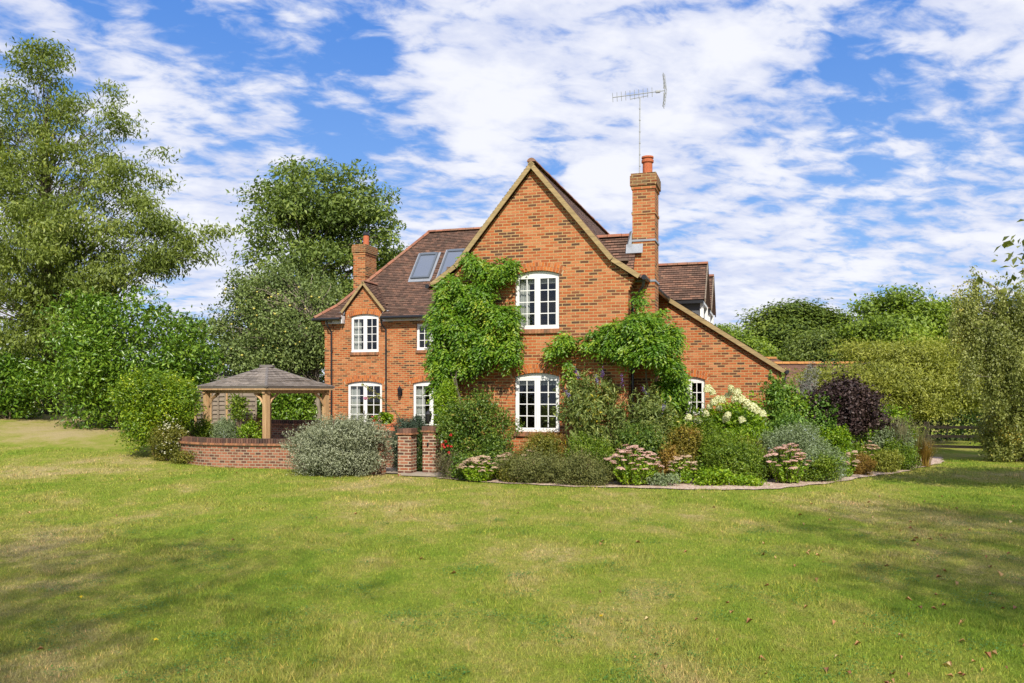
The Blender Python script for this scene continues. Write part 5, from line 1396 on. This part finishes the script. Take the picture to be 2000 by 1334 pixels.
bush('rust_perennial', 'reddish-brown dying perennial behind the small sedum', 'plant', 1268, 1318, 868, 18.3, LM['brown'], .05, .018, cover=.9, nl=10, seed=96, size=.38, sprigs=.5, maxn=8000, fuzz=.25)
bush('mixed_perennial', 'dark green mixed growth behind the big pink sedum', 'plant', 1195, 1305, 838, 19.0, LM['dark'], .06, .022, cover=1.4, nl=16, seed=97, size=.36, sprigs=.5, maxn=22000)
bush('mixed_perennial', 'dark foliage between the middle sedum and the leaning sedum', 'plant', 1545, 1650, 880, 18.4, LM['blue'], .045, .018, cover=1.5, nl=16, seed=98, size=.36, sprigs=.5, maxn=18000)
bush('straw_perennial', 'dry straw-coloured stems beside the right gate pillar', 'plant', 858, 902, 885, 19.5, LM['grassy'], .12, .010, cover=.9, nl=8, seed=99, size=.4, sprigs=.6, maxn=6000, stems=10, droop=.0, flat=0)
bush('low_perennial', 'low green growth under the dark shrub by the gravel', 'plant', 880, 1000, 880, 19.0, LM['dark'], .05, .03, depth=.4, cover=1.5, nl=14, seed=100, size=.36, maxn=12000, stems=0)
bush('silver_tree_shrub', 'wispy grey shrub beside the end of the sloping roof', 'shrub', 1552, 1606, 722, 24.5, leaf_mat('grey_leaf', [(.14, .14, .12), (.26, .26, .23), (.36, .36, .33)], .7, .15, clump=2), .09, .014, cover=.9, nl=12, seed=101, size=.38, sprigs=.8, fuzz=.3, stems=20, maxn=9000)
bush('backing_shrub', 'dark leafy shrub filling the bed behind the hydrangea', 'shrub', 1385, 1500, 790, 21.8, LM['green'], .08, .04, cover=1.8, nl=16, seed=102, size=.38, maxn=14000)
bush('backing_shrub', 'dark leafy shrub behind the purple-leaved shrub', 'shrub', 1640, 1760, 800, 24.0, LM['dark'], .09, .05, cover=1.2, nl=14, seed=103, size=.38, maxn=14000)

bush('round_pale_shrub', 'rounded pale green shrub under the weeping birch at the right edge', 'bush', 1908, 2080, 772, 24.3, LM['birch'], .07, .034, depth=1.0, cover=1.8, nl=22, seed=120, size=.34, sprigs=.4, maxn=30000, droop=.3)
bush('border_shrub', 'light green shrub filling the middle of the bed behind the tall perennial', 'shrub', 1330, 1430, 822, 19.3, LM['green'], .055, .026, cover=1.6, nl=14, seed=121, size=.36, sprigs=.5, maxn=18000)
bush('border_shrub', 'light green arching growth between the blue-grey shrub and the dogwoods', 'shrub', 1500, 1600, 802, 19.9, LM['cornus'], .07, .036, cover=1.5, nl=14, seed=122, size=.36, sprigs=.4, maxn=18000, droop=.3)
bush('border_plant', 'green leafy growth between the sedums near the middle of the lawn edge', 'plant', 1565, 1640, 895, 18.1, LM['green'], .05, .022, depth=.4, cover=1.6, nl=12, seed=123, size=.36, sprigs=.4, maxn=14000, stems=0)
bush('border_plant', 'yellowish mixed growth at the foot of the tall chimney', 'plant', 1225, 1300, 815, 19.2, LM['budd'], .06, .025, cover=1.3, nl=12, seed=124, size=.36, sprigs=.6, maxn=14000)
bush('border_plant', 'low green tufts between the pale sedums and the heathery plant', 'plant', 975, 1030, 905, 18.5, LM['olive'], .05, .018, depth=.35, cover=1.5, nl=12, seed=125, size=.36, sprigs=.5, maxn=10000, stems=0)
bush('border_plant', 'soft straw-green growth below the rusty shrub and pink sedum', 'plant', 1700, 1760, 888, 20.4, LM['pear'], .05, .018, depth=.35, cover=1.5, nl=12, seed=126, size=.36, sprigs=.6, maxn=10000, stems=0)
bush('border_plant', 'bronze-green feathery growth beside the lower gable window sill', 'plant', 1040, 1110, 848, 19.6, LM['brown'], .05, .014, depth=.35, cover=.9, nl=12, seed=127, size=.36, sprigs=.9, maxn=7000)
bush('leafy_shrub', 'fresh light green shrub between the hydrangea and the purple-leaved shrub', 'shrub', 1500, 1610, 770, 20.9, LM['lime'], .08, .045, cover=1.8, nl=18, seed=130, size=.36, sprigs=.4, maxn=20000, droop=.25)
bush('leafy_shrub', 'lighter green leafy plant at the foot of the hydrangea', 'shrub', 1400, 1475, 835, 19.2, LM['lime'], .055, .028, cover=1.5, nl=14, seed=131, size=.36, sprigs=.5, maxn=14000)
bush('leafy_shrub', 'light green foliage between the buddleia and the small arched window', 'shrub', 1270, 1350, 800, 20.0, LM['green'], .06, .03, cover=1.5, nl=14, seed=132, size=.36, sprigs=.5, maxn=14000)
# ornamental grass
def grass_clump(px, Y, h, w, n, label, seed, mat='grassy', heads=True):
    rng = np.random.default_rng(seed); p = at(px, HY, Y); g = gz(p.x, Y)
    e = empty('ornamental_grass', (p.x, Y, g), 0, label, 'grass plant')
    a = rng.uniform(0, 2 * np.pi, n); b = np.stack([np.cos(a), np.sin(a), a * 0], 1) * rng.uniform(0, .12, n)[:, None]
    out = np.stack([np.cos(a), np.sin(a), a * 0], 1) * (rng.uniform(.1, 1, n) * w)[:, None]
    H = h * rng.uniform(.55, 1.05, n); V = []
    segs = 4; s = np.stack([-np.sin(a), np.cos(a), a * 0], 1)
    P = [b + out * (t ** 1.6) + np.array([0, 0, 1.0]) * (H * (1 - (1 - t) ** 1.5))[:, None] for t in np.linspace(0, 1, segs + 1)]
    for i in range(segs):
        w0, w1 = .006 * (1 - i / segs * .7), .006 * (1 - (i + 1) / segs * .7)
        q = np.stack([P[i] - s * w0, P[i] + s * w0, P[i + 1] + s * w1, P[i + 1] - s * w1], 1); V.append(q.reshape(-1, 3))
    raw_mesh('blade', np.concatenate(V), 4, np.tile(np.repeat(rng.random(n), 4), segs), LM[mat], e)
    if heads:
        k = n // 5; T = np.repeat(P[-1][:k], 22, 0); C = T + rng.normal(0, 1, T.shape) * np.array([.012, .012, .07])
        leaf_cloud('seed_head', C, unit(rng.normal(size=C.shape)), .022, .008, LM['grassy'], e, rng)
grass_clump(1758, 21.9, 1.35, .35, 420, 'pale feathery grass with upright seed heads near the right end of the bed', 1)
grass_clump(1788, 22.6, 1.15, .5, 420, 'purplish drooping grass at the right tip of the bed', 2, mat='mat')
grass_clump(1808, 22.4, .75, .45, 320, 'short rusty grass where the bed meets the gravel tip', 3, mat='brown')
grass_clump(880, 19.3, .55, .35, 220, 'tuft of dry pale grass right of the gate pillars', 4)

# sedums
def petals_mb(rng, r, flat, n, size):
    C = rng.normal(size=(n, 3)); C = unit(C); C[:, 2] = np.abs(C[:, 2]) * flat; C *= (r * np.sqrt(rng.uniform(.25, 1, n)))[:, None]
    return C
def sedum(px0, px1, ytop, Y, label, seed, nh=34, pale=False, lean=0.0, leaf='lime'):
    rng = np.random.default_rng(seed)
    if px0 > 1255: Y += .45
    x0, x1 = (px0 - CX) / F * Y, (px1 - CX) / F * Y; cx = (x0 + x1) / 2; rx = (x1 - x0) / 2; g = gz(cx, Y); top = CAMZ + (HY - ytop) / F * Y - g
    e = empty('sedum', (cx, Y, g), 0, label, 'flowering plant', 'sedums in the flower bed')
    # upright leafy stems
    P, ST = [], MB()
    heads = []
    k = 0
    while len(heads) < nh and k < 4000:
        k += 1
        a = rng.uniform(0, 2 * np.pi); q = math.sqrt(rng.random()); hx, hy = math.cos(a) * q * rx, math.sin(a) * q * rx * .8
        if any((hx - u[0]) ** 2 + (hy - u[1]) ** 2 < (.062) ** 2 for u in heads): continue
        hz = top * (1 - .42 * q ** 2) * rng.uniform(.86, 1.03); hz = hz + hy * .25
        heads.append((hx + lean * hz, hy, hz))
    n_s = 0
    C, O = [], []
    for (hx, hy, hz) in heads + [(rng.uniform(-rx, rx) * .8, rng.uniform(-rx, rx) * .6, top * rng.uniform(.35, .6)) for _ in range(nh)]:
        b = np.array([hx * .45, hy * .45, 0]); t_ = np.array([hx, hy, hz])
        for t in np.linspace(.12, .96, 15):
            p = b * (1 - t) + t_ * t; 
            for s in range(3):
                a = rng.uniform(0, 2 * np.pi); d = np.array([math.cos(a), math.sin(a), .35]); C.append(p + d * .032 * (1.2 - .5 * t)); O.append(d)
        ST.tube([tuple(b), tuple(t_)], [.007, .004], 4)
    leaf_cloud('foliage', np.array(C), unit(np.array(O)), .062, .030, LM[leaf], e, rng, .0, .3, .35)
    ST.build('stem', M['stem'], e)
    src = None; mat = LM['petpale' if pale or nh < 30 else 'petpink']
    protos = []
    for v in range(3):
        pc = petals_mb(rng, .062 * (.85 + .2 * v), .42, 210, 0)
        o = leaf_cloud('flower_head', pc, unit(pc + np.array([0, 0, .03])), .017, .014, mat, e, rng, 0, 1.0, .5); protos.append(o)
    for i, hd in enumerate(heads):
        o = protos[i] if i < 3 else protos[i % 3].copy()
        if i >= 3: COL.objects.link(o); o.parent = e
        o.location = hd; s = rng.uniform(.85, 1.4); o.scale = (s, s, s * .9); o.rotation_euler = (rng.uniform(-.25, .25), rng.uniform(-.25, .25), rng.uniform(0, 6))
sedum(896, 975, 891, 18.6, 'pale sedum clump nearest the gate pillars', 201, 46, True)
sedum(958, 1012, 885, 18.9, 'pale sedum just right of the first, leaning over it', 202, 28, True)
sedum(1182, 1292, 870, 17.9, 'largest pink sedum clump in the middle of the bed', 203, 66)
sedum(1305, 1360, 887, 17.7, 'small upright pink sedum right of the largest one', 204, 24)
sedum(1494, 1580, 868, 17.8, 'pink sedum in front of the blue-grey foliage', 205, 52)
sedum(1630, 1664, 880, 19.0, 'pink sedum leaning out over the gravel near the rusty shrub', 206, 22, lean=.35)
sedum(1675, 1722, 861, 20.6, 'small pale-pink sedum below the purple-leaved shrub', 207, 22)

sedum(1590, 1628, 900, 18.3, 'few pale pink sedum heads left of the leaning sedum', 208, 12, True)
sedum(1010, 1060, 878, 18.8, 'small faded sedum below the lower gable window', 209, 14, True)
# hydrangea heads
def panicle(rng):
    n = 460; z = rng.random(n); r = .10 * np.sqrt(np.maximum(0, 1 - (z * .93) ** 2.2)) * np.sqrt(rng.uniform(.5, 1, n)); a = rng.uniform(0, 2 * np.pi, n)
    return np.stack([np.cos(a) * r, np.sin(a) * r, z * .165 - .04], 1)
rng = np.random.default_rng(77); hp = []
for v in range(3):
    pc = panicle(rng); hp.append(leaf_cloud('flower_head', pc, unit(pc * np.array([1, 1, .4])), .028, .026, LM['petcream'], hyd, rng, 0, .3, .5))
for i, (px, py) in enumerate([(1383, 770), (1440, 776), (1460, 798), (1490, 818), (1404, 806), (1345, 826), (1392, 776), (1428, 768), (1401, 790), (1420, 783), (1410, 790), (1436, 789), (1450, 790), (1386, 804), (1470, 806), (1480, 812), (1421, 820), (1418, 829), (1450, 830), (1363, 832), (1374, 838), (1379, 817), (1394, 795), (1430, 776)]):
    o = hp[i] if i < 3 else hp[i % 3].copy()
    if i >= 3: COL.objects.link(o); o.parent = hyd
    p = at(px, py - 8, 19.85 + rng.uniform(-.15, .2)) - hyd.location; o.location = p; s = rng.uniform(.75, 1.15); o.scale = (s, s, s); o.rotation_euler = (rng.uniform(-.4, .4), rng.uniform(-.5, .5), 0)

# buddleia spikes, roses, geraniums, potentilla flowers
def blossoms(name, label, cat, pts, mat, rad, n, size, seed, elong=1.0, parent_named=None):
    rng = np.random.default_rng(seed); p0 = at(*pts[0]); e = empty(name, p0, 0, label, cat)
    for (px, py, Y) in pts:
        c = at(px, py, Y) - p0; C = unit(rng.normal(size=(n, 3))) * rad * np.cbrt(rng.random(n))[:, None] * np.array([1, 1, elong]) + np.array(c)
        leaf_cloud('flower_head', C, unit(C - np.array(c) + 1e-4), size, size * .8, mat, e, rng, 0, .3, .6)
    return e
def rose_bush():
    e = bush('rose_bush', 'small rose bush with red blooms right of the lantern pillar', 'bush', 858, 892, 838, 19.45, LM['dark'], .045, .026, cover=1.0, nl=10, seed=110, size=.38, maxn=7000)
    rng = np.random.default_rng(5)
    for (px, py) in [(868, 873), (875, 871), (881, 872), (877, 884), (866, 868), (880, 849), (870, 862)]:
        c = at(px, py, 19.1 + rng.uniform(0, .1)) - e.location; C = unit(rng.normal(size=(36, 3))) * .032 * np.cbrt(rng.random(36))[:, None] + np.array(c)
        leaf_cloud('flower_head', C, unit(C - np.array(c) + 1e-4), .03, .026, LM['petred'], e, rng, 0, .3, .5)
rose_bush()
def potentilla():
    e = bush('potentilla', 'straggly bush dotted with small cream flowers left of the curved wall', 'bush', 288, 372, 828, 23.0, LM['olive'], .045, .018, cover=1.1, nl=16, seed=111, size=.38, sprigs=.7, maxn=20000, fuzz=.22, stems=24)
    rng = np.random.default_rng(6)
    lob = bumpy_lobes((0, 0, .65), (.62, .45, .62), 12, rng, .4); C, O = sample_lobes(lob, 150, rng, .0, .08, .4); C[:, 1] = -np.abs(C[:, 1]); C = C[C[:, 2] > .1]
    Cs = np.repeat(C, 5, 0) + rng.normal(0, .012, (len(C) * 5, 3)); leaf_cloud('blossom', Cs, np.repeat(unit(C - np.array([0, 0, .4])), 5, 0), .03, .026, LM['petwhite'], e, rng, 0, .5, .3)
potentilla()
bush('low_border_plant', 'green tuft creeping at the base of the potentilla and wall', 'plant', 330, 400, 880, 22.6, LM['olive'], .05, .02, depth=.3, cover=1.0, nl=10, seed=112, size=.38, maxn=6000, stems=0)
bush('terrace_plant', 'flowering shrub inside the curved wall beside the round bush', 'plant', 372, 425, 815, 24.4, LM['green'], .05, .024, cover=1.4, nl=12, seed=113, size=.38, sprigs=.4, maxn=12000)
bush('terrace_plant', 'feathery blue-green fennel-like plant inside the curved wall', 'plant', 415, 470, 812, 23.8, LM['blue'], .05, .012, cover=1.5, nl=12, seed=114, size=.38, sprigs=.7, maxn=14000)
bush('terrace_plant', 'yellow-green leafy plant left of the front gazebo post', 'plant', 462, 515, 818, 23.9, LM['lime'], .075, .034, cover=1.2, nl=12, seed=115, size=.38, sprigs=.4, maxn=10000)
bush('climber', 'green climber on the fence panel under the gazebo roof', 'climber', 448, 482, 768, 29.2, LM['green'], .09, .05, depth=.25, cover=1.2, nl=10, seed=116, size=.4, sprigs=.3, zb=.7, maxn=4000)
bush('red_leaved_shrub', 'dull red-brown shrub behind the plants inside the terrace', 'plant', 476, 516, 800, 26.0, LM['brown'], .06, .03, cover=1.2, nl=10, seed=117, size=.38, maxn=7000)
bush('lavender', 'dark blue-green lavender tuft behind the two gate pillars', 'plant', 772, 838, 822, 20.9, leaf_mat('lavender_leaf', [(.03, .05, .03), (.06, .10, .06), (.12, .16, .10)], .6, .15, clump=2), .07, .010, depth=.35, cover=2.0, nl=12, seed=118, size=.38, sprigs=.9, maxn=20000)
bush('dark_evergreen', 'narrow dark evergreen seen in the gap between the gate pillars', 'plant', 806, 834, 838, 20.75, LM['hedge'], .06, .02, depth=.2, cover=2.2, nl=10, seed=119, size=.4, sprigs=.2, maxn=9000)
def geranium():
    p = at(750, HY, 22.6); g = gz(p.x, 22.6)
    e = empty('potted_geranium', (p.x, 22.6, .97), 0, 'terracotta trough of geraniums on the planter wall behind the left pillar', 'potted plant')
    mb = MB(); mb.box(-.32, .32, -.1, .1, 0.0, .17); mb.box(-.34, .34, -.12, .12, .14, .19); mb.build('trough', M['pot'], e)
    rng = np.random.default_rng(9); C, O = sample_lobes(bumpy_lobes((0, 0, .32), (.36, .2, .2), 10, rng, .4), 1500, rng, .4, .1); leaf_cloud('foliage', C, O, .06, .05, LM['lime'], e, rng)
    for i in range(5):
        c = np.array([-.3 + rng.uniform(0, .5), -.16, .2 + rng.uniform(0, .2)]); C = c + rng.normal(0, .018, (30, 3)); leaf_cloud('flower_head', C, unit(C - c), .024, .02, LM['petred'], e, rng)
geranium()
# long rose shoot arching in front of the double doors
def rose_shoot():
    Y = 22.0; pts = [at(790, 838, Y), at(778, 812, Y), at(757, 790, Y), at(740, 772, Y), at(725, 762, Y), at(708, 752, Y)]
    e = empty('rose_shoot', (pts[0].x, Y, 0), 0, 'long arching rose shoot with one pink bloom in front of the double doors', 'plant'); off = Vector((pts[0].x, Y, 0))
    base = at(800, HY, Y); mb = MB(); mb.tube([Vector((base.x, Y, 0)) - off] + [p - off for p in pts], [.012] * 4 + [.007] * 3, 5)
    br = [at(748, 778, Y), at(730, 776, Y), at(716, 777, Y)]; mb.tube([p - off for p in br], .005, 4); mb.build('stem', M['stem'], e)
    rng = np.random.default_rng(12); C = []
    for seq in (pts, br):
        for a, b in zip(seq[:-1], seq[1:]):
            for t in np.linspace(0, 1, 7): C.append(np.array(a.lerp(b, t) - off) + rng.normal(0, .028, 3)); C.append(np.array(a.lerp(b, t) - off) + rng.normal(0, .028, 3)); C.append(np.array(a.lerp(b, t) - off) + rng.normal(0, .02, 3))
    C = np.array(C); leaf_cloud('foliage', C, unit(rng.normal(size=C.shape)), .055, .032, LM['pear'], e, rng, .2)
    c = np.array(at(714, 778, Y - .05) - off); C = c + unit(rng.normal(size=(60, 3))) * .05 * np.cbrt(rng.random(60))[:, None]
    leaf_cloud('flower_head', C, unit(C - c), .05, .045, leaf_mat('rose_petal', [(.45, .18, .30), (.6, .3, .42), (.7, .42, .5)], .5, .2, clump=4), e, rng)
rose_shoot()
# purple spikes on the buddleia
def spikes():
    rng = np.random.default_rng(15)
    for i, (px, py, Y) in enumerate([(1127, 730, 19.2), (1176, 731, 19.2), (1215, 742, 19.3), (1165, 742, 19.1), (1296, 796, 19.3), (1108, 770, 19.1), (1258, 762, 19.3)]):
        c = np.array(at(px, py, Y)); C = rng.normal(size=(70, 3)) * np.array([.022, .022, .07])
        o = leaf_cloud('flower_spike', C, unit(rng.normal(size=C.shape)), .02, .016, LM['petpurple'], None, rng)
        b = BUD[0] if px < 1230 else BUD[1]; o.parent = b; o.location = Vector(c) - b.location; o.rotation_euler = (rng.uniform(-.6, .6), rng.uniform(-.8, .8), 0)
BUD = [o for o in COL.objects if o.name.startswith('buddleia')]
spikes()
# apples
def apples():
    t = [o for o in COL.objects if o.name.startswith('apple_tree')][0]; rng = np.random.default_rng(18)
    src = None
    for i in range(46):
        px, py = rng.uniform(430, 640), rng.uniform(560, 720); Y = rng.uniform(32.3, 33.2)
        if src is None:
            mb = MB(); mb.lathe((0, 0, -.035), [(.01, 0), (.03, .008), (.04, .035), (.03, .06), (.01, .064)], 8); src = mb.build('apple', LM['fruit'], t, smooth=True); o = src
        else: o = src.copy(); COL.objects.link(o); o.parent = t
        o.location = at(px, py, Y) - t.location; s = rng.uniform(.9, 1.3); o.scale = (s, s, s)
apples()
# fallen leaves on the lawn, thicker on the right
def fallen():
    rng = np.random.default_rng(19); n = 520
    y = 5.6 + 15 * rng.random(n) ** 1.7; x = rng.uniform(-.62, .66, n) * y
    keep = (rng.random(n) < np.clip(.10 + .9 * (x / y - .05) / .5, .07, 1)) & ~((x > -2) & (y > 16.2)); x, y = x[keep], y[keep]
    C = np.stack([x, y, ground_h(x, y) + .02 * np.sin(x * .9 + 1.3) * np.sin(y * .7) + .022], 1)
    o = leaf_cloud('fallen_leaves', C, np.tile([0, 0, 1.0], (len(C), 1)), .062, .032, LM['fallen'], None, rng, 0, 1.5, .5, curl=.5)
    tag(o, 'brown and yellow fallen leaves scattered over the right of the lawn', 'leaves', kind='stuff')
fallen()
def clover():
    rng = np.random.default_rng(23); C = []
    for k in range(150):
        y = 5.7 + 9 * rng.random() ** 1.4; x = rng.uniform(-.62, .62) * y; r = rng.uniform(.05, .2); m = int(900 * r)
        p = np.stack([x + rng.normal(0, r, m), y + rng.normal(0, r, m)], 1); C.append(p)
    P = np.concatenate(C); z = ground_h(P[:, 0], P[:, 1]) + .02 * np.sin(P[:, 0] * .9 + 1.3) * np.sin(P[:, 1] * .7) + rng.uniform(.012, .034, len(P))
    o = leaf_cloud('clover', np.column_stack([P, z]), np.tile([0, 0, 1.0], (len(P), 1)), .017, .016, leaf_mat('clover_leaf', [(.04, .12, .014), (.07, .18, .02), (.11, .22, .04)], .6, .2, clump=3), None, rng, 0, 1.5, .35)
    tag(o, 'small dark green clover patches among the lawn grass', 'clover', kind='stuff')
clover()
def dandelion(px, py, i):
    H = CAMZ - .02; Y = F * H / (py - HY); x = (px - CX) / F * Y; rng = np.random.default_rng(i)
    e = empty('dandelion', (x, Y, gz(x, Y)), 0, ['yellow dandelion flower at the bottom centre of the lawn', 'tiny yellow flower at the lower left of the lawn', 'yellow dandelion on the near lawn just right of the tiny left one'][i], 'flower')
    mb = MB(); mb.tube([(0, 0, 0), (.004, 0, .035)], .003, 4); mb.build('stem', LM['green'], e)
    C = rng.normal(0, .007, (60, 3)) * np.array([1, 1, .4]) + np.array([.004, 0, .04]); leaf_cloud('flower_head', C, unit(C + 1e-5), .012, .008, leaf_mat('dandelion_petal', [(.7, .5, .01), (.8, .6, .02), (.85, .65, .03)], .5, .1, clump=9), e, rng, 0, .8, .4)
dandelion(1173, 1203, 0); dandelion(157, 1170, 1); dandelion(303, 1258, 2)
